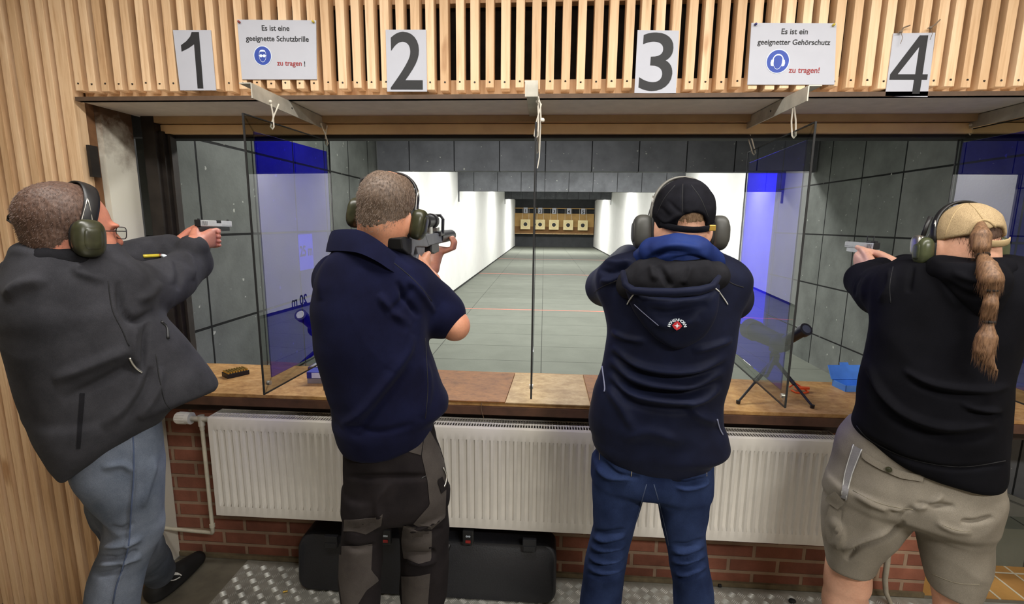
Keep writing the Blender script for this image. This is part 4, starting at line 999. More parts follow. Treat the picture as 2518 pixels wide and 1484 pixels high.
def pistol(G, label, slide=SILVER, dot=False):
    """G: rear of slide, x right, y forward, z up"""
    t = thing('pistol', G.translation, label, 'pistol')
    B = lambda lo, hi, bev=.002, sh=None: None
    q = MB(); q.box((-.0125, 0, -.011), (.0125, .182, .013), bev=.003, M=G)
    for i in range(6): q.box((-.0130, .006+i*.005, -.008), (.0130, .0085+i*.005, .010), M=G)
    sl_ = part(q.build('slide', slide, t), 'bright metal slide')
    q = MB(); q.box((.002, .088, .003), (.0129, .114, .0135), M=G); q.build('ejection_port', STEELBLK, sl_)
    q = MB()
    for i in range(6): q.box((-.0132, .0088+i*.005, -.007), (.0132, .0105+i*.005, .009), M=G)
    q.box((-.0128, .120, -.0045), (.0128, .180, -.0035), M=G); q.build('grip_serrations', STEELBLK, sl_)
    q = MB(); q.box((-.011, .001, -.0105), (.011, .028, .0145), bev=.002, M=G @ Matrix.Translation((0, -.004, 0))); q.box((-.003, .004, .0131), (.003, .010, .018), M=G); q.build('rear_sight', STEELBLK, t); q = MB(); q.box((-.0017, .170, .0131), (.0017, .178, .018), M=G); q.build('front_sight', STEELBLK, t)
    q = MB(); q.prism([(0, -.0112), (.165, -.0112), (.165, -.026), (.098, -.028), (.055, -.028), (.040, -.105), (-.008, -.112), (-.002, -.040), (-.012, -.022)], .024, G @ frame3((-.012, 0, 0), (0, 1, 0), (1, 0, 0))); q.build('frame', STEELBLK if slide is SILVER else slide, t)
    q = MB(); q.tube([G @ Vector(p) for p in ((0, .052, -.046), (0, .075, -.052), (0, .098, -.046), (0, .104, -.028))], .0032, 6); q.build('trigger_guard', STEELBLK, t)
    q = MB(); q.cyl(G @ Vector((0, .1815, .003)), G @ Vector((0, .1835, .003)), .0072, seg=14); q.build('muzzle', STEELBLK, t)
    if dot:
        q = MB(); q.box((-.012, .012, .0135), (.012, .048, .021), bev=.002, M=G); q.tube([G @ Vector(p) for p in ((-.012, .038, .021), (-.012, .040, .038), (.012, .040, .038), (.012, .038, .021))], .0022, 6); q.build('red_dot_sight', STEELBLK, t)
    return t

FLEECE = fabric('grey_fleece', (46, 46, 50), (62, 62, 67), scale=9, weave=700, sheen=.03, bump=.6)
FLEECED = fabric('dark_fleece', (26, 26, 29), (34, 34, 38), scale=9, weave=700)
POLO = fabric('navy_polo', (14, 15, 36), (20, 23, 50), scale=7, weave=800, sheen=.02)
WORKD = fabric('dark_work_trousers', (28, 25, 27), (40, 36, 37), scale=8)
WORKG = fabric('grey_work_panel', (66, 61, 59), (80, 75, 72), scale=8)
SOFTSH = fabric('navy_softshell', (16, 19, 36), (23, 28, 50), scale=7, weave=900, rough=.6, sheen=.02, bump=.2)
SOFTB = fabric('blue_softshell', (26, 38, 84), (34, 52, 108), scale=7, weave=900, rough=.6, bump=.2)
LINING = fabric('black_lining', (26, 26, 30), (38, 38, 42), scale=10)
JEANSB = fabric('dark_blue_denim', (24, 34, 62), (46, 60, 96), scale=5, weave=600, bump=.5)
JEANSG = fabric('washed_denim', (80, 88, 102), (118, 125, 139), scale=5, weave=600, bump=.5)
HOODIE = fabric('black_hoodie', (12, 12, 16), (18, 18, 23), scale=7, weave=900)
KHAKI = fabric('khaki_cotton', (122, 115, 104), (140, 133, 121), scale=6, weave=700)
KHAKIL = fabric('khaki_stripe', (128, 126, 128), (142, 140, 140), scale=6, weave=700)
CAPBLK = fabric('black_cap_cotton', (16, 16, 20), (27, 27, 33), scale=12, weave=800)
def m_mesh():
    n = N('tan_cap_mesh'); v = n.coord(); w = n.new('ShaderNodeTexVoronoi'); w.inputs['Scale'].default_value = 1100; n.link(v, w.inputs['Vector'])
    n.set(n.ramp(w.outputs['Distance'], [(.25, lin((104, 86, 60))), (.55, lin((182, 158, 120)))]), .8); n.bump(w.outputs['Distance'], .4, .001); return n.m
CAPTAN = m_mesh(); CAPSOLID = fabric('tan_cap_band', (168, 146, 110), (182, 160, 124), scale=20)
PIPING = plain('piping', (120, 124, 150), .6); STITCH = plain('stitching', (150, 140, 120), .7); STITCHD = plain('dark_seam', (16, 16, 20), .8); REFL = plain('reflective_piping', (186, 186, 182), .4)
KHSTITCH = plain('khaki_seam', (122, 115, 98), .8); DENST = plain('denim_seam', (60, 72, 98), .8)

def foot(sd, x, y, yaw, k=1.0):
    c, s = math.cos(yaw), math.sin(yaw); A = lambda a, b, z: (x+c*a*k+s*b*k, y-s*a*k+c*b*k, z*k)
    sd.chain([A(0, -.06, .042), A(0, .06, .042), A(0, .16, .034)], [.042, .044, .034], .02); sd.chain([A(0, -.05, .05), A(0, -.03, .10)], [.042, .046], .02); sd.ell(A(0, .05, .02), [.05*k, .15*k, .02*k], None, .02)
def legs_down(S, knee, ankle, r0, r1, k=.02): S.chain([knee, ankle], [r0, r1], k)

# ------------------------------------------------------------------ 1: grey fleece, pistol, far left
P1 = Person(-1.30, 1.25, 'person at the far left in grey fleece jacket and washed jeans aiming a pistol')
T1 = [(625, 62, 262, .085), (650, 30, 300, .11), (690, 0, 335, .13), (730, -10, 352, .14), (770, -8, 375, .15), (800, 2, 408, .15), (850, 14, 448, .15), (900, 26, 480, .15), (950, 42, 514, .15), (978, 53, 527, .15), (1008, 64, 438, .15), (1048, 78, 385, .145), (1098, 102, 292, .13), (1130, 118, 226, .11), (1158, 138, 168, .09)]
C1 = P1.W(172, 562); F1, U1 = (.40, 1, -.08), (.03, .02, 1); H1 = 1.0
fd = Vector((.30, 1, -.06)); 
pr_ = onX(486, 549, -1.285); G1 = frame3(pr_, (1, 0, 0), (0, 0, 1)) @ Matrix.Rotation(R(-1), 4, 'X')
WR1 = G1 @ Vector((.022, -.062, -.075)); WL1 = G1 @ Vector((-.055, -.055, -.085))
ra = [P1.W(278, 712, .0), P1.W(350, 715, .10), P1.W(428, 685, .20), P1.W(470, 645, .29)]
la = [P1.W(90, 690, .20), P1.W(230, 660, .30), P1.W(380, 625, .36)]
B = SDF(.004); head(B, C1, F1, U1, H1)
B.chain([C1+Vector((0, 0, -.06)), P1.W(150, 650, .0), P1.W(150, 720, .0)], [.068, .072, .09], .03)
B.loft(P1.keys(T1, .14), P1.r, P1.d, .03, shrink=.022); B.chain(ra+[WR1], [.06, .055, .045, .038, .031], .02); B.chain(la+[WL1], [.06, .05, .04, .031], .02)
gripping_hands(B, G1, wr=WR1, wl=WL1)
hipR, hipL = P1.W(300, 1090, -.02), P1.W(235, 1090, .10); kR, kL = P1.W(315, 1340, .02), P1.W(330, 1330, .30); aR, aL = Vector((kR.x-.02, kR.y-.08, .10)), Vector((-1.665, 1.80, .10))
B.loft(P1.keys([(1030, 175, 392, .10), (1090, 170, 397, .11), (1150, 175, 399, .12), (1190, 205, 400, .12), (1230, 240, 399, .11), (1270, 262, 398, .10), (1320, 254, 392, .095), (1350, 248, 376, .09), (1390, 230, 357, .085), (1440, 217, 349, .08), (1484, 210, 342, .08), (('z', .35), 205, 335, .075), (('z', .10), 200, 325, .07)], .1, -.02), P1.r, P1.d, .02, shrink=.025)
B.chain([P1.W(300, 1220, .14), kL, Vector((-1.655, 1.79, .13))], [.065, .05, .035], .02)
B.mesh('body', [SKIN_A], P1.root)
J = SDF(.005); J.loft(P1.keys(T1, .14), P1.r, P1.d, .03)
J.chain(ra, [.098, .088, .070, .060], .05); J.chain([ra[-1], ra[-1].lerp(WR1, .75)], [.060, .046], .02); J.chain(la+[la[-1].lerp(WL1, .75)], [.085, .072, .058, .046], .03)
J.chain([P1.W(100, 640), P1.W(225, 638)], [.055, .06], .05)
cr1 = [([(290, 690), (300, 760), (330, 790), (380, 760)], -.012, 9), ([(330, 790), (325, 850), (345, 915)], .010, 14), ([(360, 790), (352, 860), (345, 920)], -.010, 8), ([(130, 935), (240, 890), (320, 860)], .009, 14), ([(150, 985), (260, 930), (330, 890)], -.008, 12), ([(250, 1050), (320, 980), (352, 900)], .008, 14), ([(300, 1040), (350, 960), (372, 900)], -.007, 9), ([(340, 1030), (385, 960), (395, 900)], .007, 10),
       ([(425, 640), (440, 670), (436, 715)], -.010, 6), ([(400, 632), (415, 660), (420, 700)], .008, 9), ([(450, 622), (468, 650), (470, 690)], .008, 8), ([(200, 650), (190, 670), (260, 690)], .006, 9), ([(390, 690), (370, 720), (330, 740)], .008, 12), ([(10, 730), (60, 700), (130, 690)], .008, 14)]
jo = J.mesh('fleece_jacket', FLEECE, P1.root, cloth(.010, 4.5, (1, 1, .6), 2.0, cr1))
S1 = Surf(jo)
J = SDF(.005); nb = P1.W(150, 640, .0)
J.chain([P1.W(72, 628, .02), P1.W(120, 640, -.05), P1.W(190, 643, -.06), P1.W(240, 640, .0)], [.036, .04, .04, .032], .02); J.chain([P1.W(95, 640, .1), P1.W(235, 640, .1)], .034, .02)
J.mesh('collar', FLEECED, P1.root, cloth(.003, 12, seed=3))
q = SDF(.004); k0 = P1.W(479, 612, .31); cd = (WR1-ra[-1]).normalized(); q.chain([WR1-cd*.05, WR1-cd*.012], [.047, .042], .004); q.mesh('cuff', FLEECED, P1.root, cloth(.0015, 20))
S1.seam('shoulder_seam', [(266, 690), (276, 760), (300, 810), (318, 850)], .0016, STITCHD, P1.root)
S1.seam('front_edge_seam', [(383, 870), (392, 930), (405, 985), (420, 1005)], .0016, STITCHD, P1.root)
o = S1.patch('side_pocket', [(197, 966), (210, 966), (204, 1035), (198, 1102), (188, 1102), (192, 1035)], .002, FLEECED, P1.root, 'dark side pocket opening', 5)
o = S1.seam('zip_pull', [(320, 878), (332, 898), (348, 918)], .003, CHROME, P1.root, .003, 'metal zip pull')
o = S1.seam('pocket_zip', [(395, 790), (410, 805), (412, 832)], .005, BLACKP, P1.root, .001, 'black zip')
o = S1.seam('flag_patch', [(352, 630), (392, 628)], .006, YELPIN, P1.root, .001, 'yellow part of the sleeve flag patch'); o = S1.seam('flag_patch', [(392, 628), (398, 628)], .006, REDP, P1.root, .001, 'red part of the sleeve flag patch'); S1.seam('flag_patch', [(398, 628), (406, 630)], .006, INKLB, P1.root, .001, 'pale blue part of the sleeve flag patch')
J = SDF(.005)
J.loft(P1.keys([(1030, 175, 392, .10), (1090, 170, 397, .11), (1150, 175, 399, .12), (1190, 205, 400, .12), (1230, 240, 399, .11), (1270, 262, 398, .10), (1320, 254, 392, .095), (1350, 248, 376, .09), (1390, 230, 357, .085), (1440, 217, 349, .08), (1484, 210, 342, .08), (('z', .35), 205, 335, .075), (('z', .10), 200, 325, .07)], .1, -.02), P1.r, P1.d, .02)
J.loft(P1.keys([(1090, 165, 300, .10), (1150, 170, 300, .10), (1200, 214, 330, .10), (1245, 232, 350, .095), (1275, 250, 370, .09)], .1, .10), P1.r, P1.d, .03)
J.chain([P1.W(300, 1220, .14), kL, Vector((-1.655, 1.79, .12))], [.095, .078, .060], .02)
crj = [([(320, 1060), (328, 1150), (322, 1250), (316, 1350), (290, 1430), (275, 1484)], .005, 5), ([(245, 1345), (300, 1335), (350, 1320)], .010, 8), ([(243, 1365), (290, 1372), (340, 1350)], -.009, 6), ([(235, 1390), (300, 1375), (350, 1365)], .009, 8), ([(228, 1410), (280, 1405), (320, 1385)], -.007, 6), ([(250, 1150), (300, 1140), (325, 1160)], .006, 8), ([(350, 1250), (365, 1180), (380, 1120)], .006, 8), ([(270, 1290), (300, 1300), (330, 1280)], -.006, 6)]
jj = J.mesh('jeans', JEANSG, P1.root, cloth(.007, 6, (1, 1, .7), 4.0, crj)); SJ = Surf(jj)
for i in range(24):
    t_ = i/23; yy = 1062+415*t_; xx = 326-8*t_-44*max(0, t_-.62)/.38
    if i % 1 == 0: pass
SJ.seam('side_seam', [(326, 1062), (329, 1120), (328, 1180), (322, 1260), (316, 1340), (300, 1400), (286, 1440), (278, 1482)], .0022, DENST, P1.root)
J = SDF(.004); J.chain([P1.W(160, 1150, -.02), P1.W(215, 1155, -.05), P1.W(285, 1125, -.06)], [.022, .025, .025], .02); part(J.mesh('shirt_hem', fabric('grey_green_shirt', (88, 96, 88), (108, 116, 106)), P1.root, cloth(.003, 14)), 'grey-green shirt hem')
def shoe(P, x, y, yaw, k=1.0):
    Sd = SDF(.004); foot(Sd, x, y, yaw, k); return Sd.mesh('shoe', BLACKR, P.root)
sh = shoe(P1, -1.66, 1.835, R(8)); c_ = P1.W(262, P1.ypx(262, .1, -.02), -.02); shoe(P1, c_.x, c_.y+.04, R(20)); SS = Surf(sh)
for ln in ([(402, 1432), (422, 1414), (440, 1412)], [(405, 1424), (425, 1426), (442, 1418)], [(410, 1418), (430, 1408), (446, 1414)], [(412, 1430), (418, 1416), (436, 1408)]): SS.seam('laces', ln, .0028, WHITEP, sh, .002, 'white laces')
hair_cap(C1, F1, U1, H1, HAIR1, P1.root, hairline=.018, nape=-.085, thick=.0065, seed=11, ns=6000, ln=.006)
ear_defenders(C1, F1, U1, H1, 'olive and black ear defenders worn by the person in grey fleece', OLIVE, cr=(.026, .036, .050), cup_off=(0, .004, -.022), lean=.03, band_r=.004, band_w=4.8, hw=.076)
q = MB(); s_, f_, u_ = axes(F1, U1); Lc = lambda a, b, c: C1+(s_*a+f_*b+u_*c)*H1
hk = P1.W(38, 537, .02)
tag(q.bm and (q.tube([P1.W(40, 528, -.03), P1.W(28, 524, -.02), P1.W(20, 532, .0), P1.W(19, 541, .0), P1.W(28, 547, -.01), P1.W(40, 544, -.03)], .0028, 7) or q.build('spectacle_cord', BLACKR, smooth='all')), 'black cord loop at the back of the head of the grey fleece person', 'cord')
t = thing('glasses', Lc(0, .1, 0), 'thin-framed glasses on the person in grey fleece', 'glasses')
for sg in (-1, 1):
    sq = lambda v, p: math.copysign(abs(v)**p, v)
    lp = [Lc(sg*(.036+.027*sq(math.cos(a), .55)), .104, -.004+.017*sq(math.sin(a), .55)) for a in [i*math.pi/12 for i in range(25)]]
    q = MB(); q.tube(lp, .0013, 6); q.build('rim', BLACKP, t); q = MB(); q.prism([(.026*math.cos(a), .019*math.sin(a)) for a in [i*math.pi/9 for i in range(18)]], .0008, frame3(Lc(sg*.036, .104, -.004), s_, f_)); q.build('lens', LENS, t)
    q = MB(); q.tube([Lc(sg*.064, .102, .002), Lc(sg*.080, .05, .0), Lc(sg*.083, -.01, -.002)], .0014, 6); q.build('temple', BLACKP, t)
q = MB(); q.tube([Lc(-.010, .104, .0), Lc(0, .107, .004), Lc(.010, .104, .0)], .0012, 6); q.build('bridge', BLACKP, t)
pistol(G1, 'pistol with silver slide held by the person in grey fleece')

# ------------------------------------------------------------------ 2: navy polo, rifle
P2 = Person(-.50, 1.40, 'person in navy polo shirt and dark work trousers aiming a rifle')
T2 = [(600, 830, 965, .08), (630, 806, 1000, .10), (665, 784, 1045, .115), (700, 774, 1058, .125), (760, 767, 1050, .135), (830, 775, 1048, .14), (900, 790, 1066, .14), (950, 804, 1084, .14), (985, 816, 1099, .14), (1000, 818, 1098, .14), (1035, 820, 1062, .14), (1070, 832, 1052, .13), (1090, 846, 1000, .12)]
C2 = P2.W(953, 521); F2, U2 = (.10, 1, -.12), (.17, .04, 1); H2 = .97
XR = -.42
def rp(px, py): return onX(px, py, XR)
gr = rp(1030, 632); hg = rp(1092, 590)
G2 = frame3(Vector((XR, gr.y-.03, gr.z+.035)), (1, 0, 0), (0, 0, 1))
WR2 = onY(1058, 690, gr.y-.06); WL2 = Vector((XR-.035, hg.y-.09, hg.z-.11))
el2 = onY(1118, 800, 1.50)
ra = [P2.W(1000, 705, .02), P2.W(1060, 750, .05), el2]
la = [P2.W(835, 690, .12), P2.W(900, 760, .42), WL2+Vector((-.02, -.03, -.03))]
B = SDF(.004); head(B, C2, F2, U2, H2); B.chain([C2+Vector((-.005, -.02, -.05)), P2.W(925, 610, .0), P2.W(915, 670, .0)], [.064, .066, .09], .03)
B.loft(P2.keys(T2, .14), P2.r, P2.d, .03, shrink=.034)
B.chain(ra, [.048, .046, .044], .02); B.chain([el2, el2.lerp(WR2, .35), WR2], [.046, .047, .030], .02); B.chain(la+[WL2], [.058, .046, .034, .030], .02)
gripping_hands(B, G2, left=False, wr=WR2)
# left hand cupped under the fore-end, fingers coming up on the right side
LH = lambda a, b, c: Vector((XR+a, hg.y+b, hg.z+c))
for i, (b_, r_) in enumerate(((.040, .0098), (.020, .0102), (0, .0098), (-.020, .0088))):
    B.chain([WL2, LH(-.025, b_*.8, -.045), LH(.008, b_, -.043)], [.024, .017, .0115], .014); B.chain([LH(.008, b_, -.043), LH(.034, b_+.004, -.034), LH(.040, b_+.006, -.010), LH(.030, b_+.006, .010)], [r_+.0012, r_, r_*.93, r_*.82], .002)
B.chain([WL2, LH(-.040, .0, -.035), LH(-.040, .03, -.005), LH(-.030, .05, .014)], [.022, .014, .0108, .0088], .006)
hips = P2.W(955, 1130, .0); kL, kR = P2.W(885, 1390, .0), P2.W(1042, 1390, .03); aL, aR = Vector((kL.x, kL.y-.02, .09)), Vector((kR.x+.01, kR.y+.02, .09))
B.loft(P2.keys([(1200, 848, 965, .10), (1240, 847, 950, .10), (1290, 843, 942, .095), (1330, 838, 938, .09), (1380, 832, 938, .088), (1430, 834, 934, .085), (1484, 842, 932, .085), (('z', .25), 850, 930, .08), (('z', .06), 848, 938, .085)], .09), P2.r, P2.d, .025, shrink=.02)
B.loft(P2.keys([(1200, 960, 1097, .10), (1240, 968, 1098, .10), (1290, 983, 1100, .095), (1330, 986, 1099, .09), (1380, 988, 1101, .09), (1440, 986, 1096, .086), (1484, 990, 1086, .085), (('z', .25), 995, 1080, .08), (('z', .06), 990, 1085, .085)], .09, .02), P2.r, P2.d, .025, shrink=.02)
B.mesh('body', [SKIN_B], P2.root)
J = SDF(.005); J.loft(P2.keys(T2, .14), P2.r, P2.d, .03); sm = ra[1].lerp(el2, .42)
J.chain([ra[0], ra[1], sm], [.082, .080, .076], .04); J.half(sm+(el2-ra[1]).normalized()*.03, el2-ra[1], .004) if False else None
J.chain(la[:2], [.082, .07], .04)
cr2 = [([(1000, 790), (985, 850), (960, 910)], .006, 16), ([(840, 1050), (900, 1000), (990, 880), (1010, 820)], .008, 12), ([(870, 1075), (930, 1000), (1010, 900)], -.007, 10), ([(1040, 880), (1050, 950), (1040, 1030)], .006, 10), ([(950, 770), (985, 745), (1010, 700)], -.008, 9), ([(930, 720), (960, 760), (1010, 800)], .007, 10), ([(975, 690), (1000, 740), (1030, 780)], -.008, 7), ([(1000, 680), (1040, 730), (1070, 770)], .006, 7), ([(810, 620), (790, 680), (790, 740)], .005, 10), ([(845, 1040), (930, 1060), (1020, 1040)], -.004, 8)]
jo = J.mesh('polo_shirt', POLO, P2.root, cloth(.007, 4.5, (1, 1, .7), 6.0, cr2)); S2 = Surf(jo)
top = [(817, 568, -.005), (846, 563, -.055), (888, 567, -.088), (930, 590, -.096), (966, 620, -.08), (990, 648, -.03), (986, 652, .05), (940, 625, .10), (880, 592, .11), (836, 574, .06)]
bot = [(810, 618, -.005), (843, 616, -.068), (884, 621, -.112), (925, 641, -.122), (964, 668, -.104), (998, 684, -.03), (990, 680, .06), (940, 660, .10), (880, 640, .11), (830, 622, .06)]
def spl(P, m, closed=True):
    out = []; n = len(P)
    for i in range(n if closed else n-1):
        p = [np.array(P[(i+q) % n] if closed else P[min(max(i+q, 0), n-1)], float) for q in (-1, 0, 1, 2)]
        for j in range(m):
            t = j/m; out.append(tuple(.5*((2*p[1])+(-p[0]+p[2])*t+(2*p[0]-5*p[1]+4*p[2]-p[3])*t*t+(-p[0]+3*p[1]-3*p[2]+p[3])*t**3)))
    if not closed: out.append(tuple(P[-1]))
    return out
TT, BB = [P2.W(*p) for p in spl(top, 6)], [P2.W(*p) for p in spl(bot, 6)]; cc = sum(TT, Vector())/len(TT)
q = MB(); rows = []
for k_, th in ((0, -.003), (0, .002), (.2, .006), (.6, .009), (1, .010), (1, .004), (.5, 0), (0, -.003)):
    row = []
    for a, b in zip(TT, BB):
        p = a.lerp(b, k_); o_ = Vector((p.x-cc.x, p.y-cc.y, 0)).normalized(); row.append(q.bm.verts.new(p+o_*th))
    rows.append(row)
for a, b in zip(rows[:-1], rows[1:]):
    for i in range(len(a)): q.bm.faces.new((a[i], a[(i+1) % len(a)], b[(i+1) % len(a)], b[i]))
q.build('collar', POLO, P2.root, smooth=True)
S2.seam('shoulder_seam', [(905, 606), (960, 640), (1020, 690), (1062, 740)], .0014, STITCHD, P2.root); S2.seam('side_seam', [(1046, 830), (1050, 900), (1052, 960), (1046, 1028)], .0012, STITCHD, P2.root)
J = SDF(.005)
J.loft(P2.keys([(1030, 852, 1060, .11), (1080, 848, 1068, .12), (1120, 848, 1083, .12), (1160, 848, 1093, .12), (1200, 848, 1097, .12), (1235, 848, 1098, .11), (1262, 880, 1060, .07)], .12), P2.r, P2.d, .02)
J.loft(P2.keys([(1200, 848, 965, .10), (1240, 847, 950, .10), (1290, 843, 942, .095), (1330, 838, 938, .09), (1380, 832, 938, .088), (1430, 834, 934, .085), (1484, 842, 932, .085), (('z', .25), 850, 930, .08), (('z', .06), 848, 938, .085)], .09), P2.r, P2.d, .025)
J.loft(P2.keys([(1200, 960, 1097, .10), (1240, 968, 1098, .10), (1290, 983, 1100, .095), (1330, 986, 1099, .09), (1380, 988, 1101, .09), (1440, 986, 1096, .086), (1484, 990, 1086, .085), (('z', .25), 995, 1080, .08), (('z', .06), 990, 1085, .085)], .09, .02), P2.r, P2.d, .025)
crj = [([(1000, 1300), (1040, 1290), (1095, 1260)], .008, 8), ([(995, 1330), (1040, 1318), (1090, 1295)], -.008, 6), ([(995, 1355), (1050, 1358), (1070, 1350)], -.009, 6), ([(995, 1370), (1040, 1380), (1075, 1372)], .008, 8), ([(850, 1290), (890, 1300), (940, 1270)], -.007, 8), ([(850, 1170), (950, 1172), (1060, 1170)], -.007, 7), ([(960, 1180), (930, 1230), (935, 1290)], .006, 10), ([(840, 1335), (880, 1345), (930, 1335)], -.006, 6)]
jj = J.mesh('work_trousers', WORKD, P2.root, cloth(.006, 6, (1, 1, .7), 8.0, crj)); SJ = Surf(jj)
for nm, pl in (('yoke_panel', [(935, 1084), (1010, 1068), (1046, 1040), (1034, 1118), (1000, 1108)]), ('hip_panel', [(1046, 1040), (1062, 1070), (1090, 1120), (1096, 1200), (1094, 1270), (1060, 1300), (1012, 1290), (1056, 1240), (1050, 1180), (1036, 1120)]), ('shin_panel', [(836, 1336), (880, 1342), (915, 1334), (912, 1400), (932, 1425), (900, 1450), (880, 1484), (842, 1484), (834, 1420)]), ('knee_panel', [(992, 1290), (1062, 1305), (1060, 1378), (1030, 1386), (994, 1372), (988, 1330)]), ('shin_panel', [(988, 1412), (1058, 1408), (1052, 1484), (990, 1484)]), ('thigh_panel', [(848, 1276), (900, 1298), (940, 1262), (938, 1290), (900, 1312), (846, 1306)])):
    SJ.patch(nm, pl, .0025, WORKG, P2.root, 'grey trouser panel', 7)
SJ.patch('pocket_flap', [(1072, 1178), (1084, 1170), (1096, 1200), (1082, 1212)], .006, WORKD, P2.root, None, 6)
SJ.seam('pocket_zip', [(1035, 1176), (1062, 1160), (1084, 1148)], .0022, BLACKP, P2.root); SJ.seam('key_ring', [(1086, 1150), (1093, 1165), (1092, 1185), (1088, 1195)], .003, CHROME, P2.root, .006, 'metal key clip')
SJ.seam('pocket_seam', [(1048, 1044), (1044, 1085), (1036, 1118)], .002, STITCHD, P2.root)
for px_, yw, e in ((893, -8, 0), (1038, 14, .02)):
    c_ = P2.W(px_, P2.ypx(px_, .08, e), e); shoe(P2, c_.x, c_.y+.02, R(yw), 1.02)
hair_cap(C2, F2, U2, H2, HAIR2, P2.root, hairline=.06, nape=-.07, thick=.0065, bald=(0, -.02, .128, (.042, .050, .022)), seed=21, ns=6500, ln=.008)
ear_defenders(C2, F2, U2, H2, 'dark camouflage ear defenders worn by the person in navy polo', OLIVE, cr=(.024, .034, .046), cup_off=(0, .014, -.020), lean=.035, band_r=.005, band_w=2.4, hw=.074, top=.122)
q = MB(); a = P2.W(905, 452, .02); q.tube([P2.W(912, 445, .05), P2.W(900, 437, .05), P2.W(889, 440, .05), P2.W(887, 455, .05), P2.W(893, 475, .06), P2.W(897, 500, .07)], .0045, 8)
tag(q.build('microphone_cable', BLACKR, smooth='all'), 'black looped cable standing off the left ear defender of the navy polo person', 'cable')
# rifle in profile, its axis down the range
t = thing('rifle', Vector((XR, gr.y, gr.z)), 'grey and black short rifle with sights held by the person in navy polo', 'rifle')
def prof(name, pts, x0, x1, mat, label=None, bev=.004):
    q = MB(); V = [rp(*p) for p in pts]; q.prism([(v.y, v.z) for v in V], x1-x0, frame3((x0, 0, 0), (0, 1, 0), (1, 0, 0)))
    o = q.build(name, mat, t); m = o.modifiers.new('bevel', 'BEVEL'); m.width = bev; m.segments = 2; m.limit_method = 'ANGLE'
    if label: o['label'] = label
    return o
prof('butt_pad', [(968, 585), (978, 581), (996, 586), (996, 622), (988, 626), (972, 612)], XR-.022, XR+.022, BLACKR)
prof('stock', [(990, 580), (1010, 575), (1045, 577), (1052, 585), (1053, 600), (1038, 607), (1012, 606), (1006, 608), (1001, 632), (994, 624), (990, 600)], XR-.02, XR+.02, GUNGREY)
prof('pistol_grip', [(1010, 605), (1034, 606), (1033, 638), (1025, 650), (1012, 646), (1016, 625)], XR-.016, XR+.016, GUNGREY)
prof('receiver', [(1030, 576), (1066, 573), (1074, 575), (1076, 596), (1040, 604)], XR-.021, XR+.021, GUNGREY)
prof('magazine', [(1052, 596), (1070, 593), (1072, 618), (1060, 624), (1052, 620)], XR-.014, XR+.014, STEELBLK)
prof('top_rail', [(1030, 572), (1106, 566), (1106, 569), (1030, 577)], XR-.011, XR+.011, STEELBLK, bev=.001)
q = MB(); a, b = rp(1074, 583), rp(1108, 578); q.cyl((XR, a.y, a.z), (XR, b.y, b.z), .026, .025, 20); q.build('handguard', STEELBLK, t, smooth=True)
q = MB(); c = rp(1113, 577.5); q.cyl((XR, b.y, b.z), (XR, c.y, c.z), .012, .012, 14); q.build('barrel', STEELBLK, t)
q = MB(); a, b = rp(1040, 545), rp(1058, 543); q.cyl((XR, a.y, a.z), (XR, b.y, b.z), .026, .023, 20); q.cyl((XR, a.y-.012, a.z), (XR, a.y, a.z), .020, .028, 20); q.cyl((XR, b.y, b.z), (XR, b.y+.03, b.z), .028, .028, 20); q.build('magnifier', STEELBLK, t, smooth=True)
q = MB(); d_ = rp(1072, 551); y0 = d_.y
q.tube([(XR-.026, y0, d_.z-.035), (XR-.028, y0, d_.z+.02), (XR-.018, y0, d_.z+.034), (XR+.018, y0, d_.z+.034), (XR+.028, y0, d_.z+.02), (XR+.026, y0, d_.z-.035)], .006, 8, flat=2.2); q.box((XR-.028, y0-.045, d_.z-.045), (XR+.028, y0+.03, d_.z-.026), bev=.004); rd = q.build('red_dot_sight', STEELBLK, t)
q = MB(); q.box((XR-.022, y0-.001, d_.z-.024), (XR+.022, y0+.001, d_.z+.028)); q.build('sight_window', LENS, rd)
q = MB(); a = rp(1052, 562); q.box((XR-.014, a.y-.02, a.z-.022), (XR+.014, a.y+.02, a.z+.012), bev=.003); b = rp(1070, 565); q.box((XR-.014, b.y-.02, b.z-.022), (XR+.014, b.y+.02, b.z+.01), bev=.003); q.build('sight_mount', CHROME, t)

# ------------------------------------------------------------------ 3: navy soft-shell with hood, black cap
P3 = Person(.36, 1.45, 'person in navy hooded soft-shell jacket, black cap and dark blue jeans')
T3 = [(620, 1560, 1768, .085), (645, 1512, 1800, .10), (680, 1484, 1822, .115), (720, 1482, 1826, .125), (770, 1490, 1820, .135), (820, 1496, 1812, .14), (865, 1492, 1804, .14), (920, 1480, 1792, .14), (975, 1462, 1776, .145), (1020, 1453, 1776, .145), (1055, 1452, 1788, .14), (1082, 1460, 1793, .14), (1102, 1468, 1760, .135), (1125, 1490, 1738, .125), (1140, 1540, 1700, .11)]
C3 = P3.W(1676, 547); F3, U3 = (-.02, 1, -.05), (0, .05, 1); H3 = .94
wr, wl = P3.W(1650, 640, .46), P3.W(1600, 640, .46); G3 = frame3((wr+wl)/2+Vector((0, .07, .08)), (1, 0, 0), (0, 0, 1))
la = [P3.W(1530, 690, .02), P3.W(1492, 705, .17), P3.W(1545, 640, .32)]; ra = [P3.W(1778, 695, .02), P3.W(1796, 735, .17), P3.W(1735, 670, .34)]
B = SDF(.004); head(B, C3, F3, U3, H3); B.chain([C3+Vector((0, -.02, -.05)), P3.W(1672, 620), P3.W(1665, 690)], [.070, .074, .09], .03)
B.loft(P3.keys(T3, .14), P3.r, P3.d, .03, shrink=.022); B.chain(la+[wl], [.055, .045, .036, .03], .02); B.chain(ra+[wr], [.055, .045, .036, .03], .02); gripping_hands(B, G3, wr=wr, wl=wl)
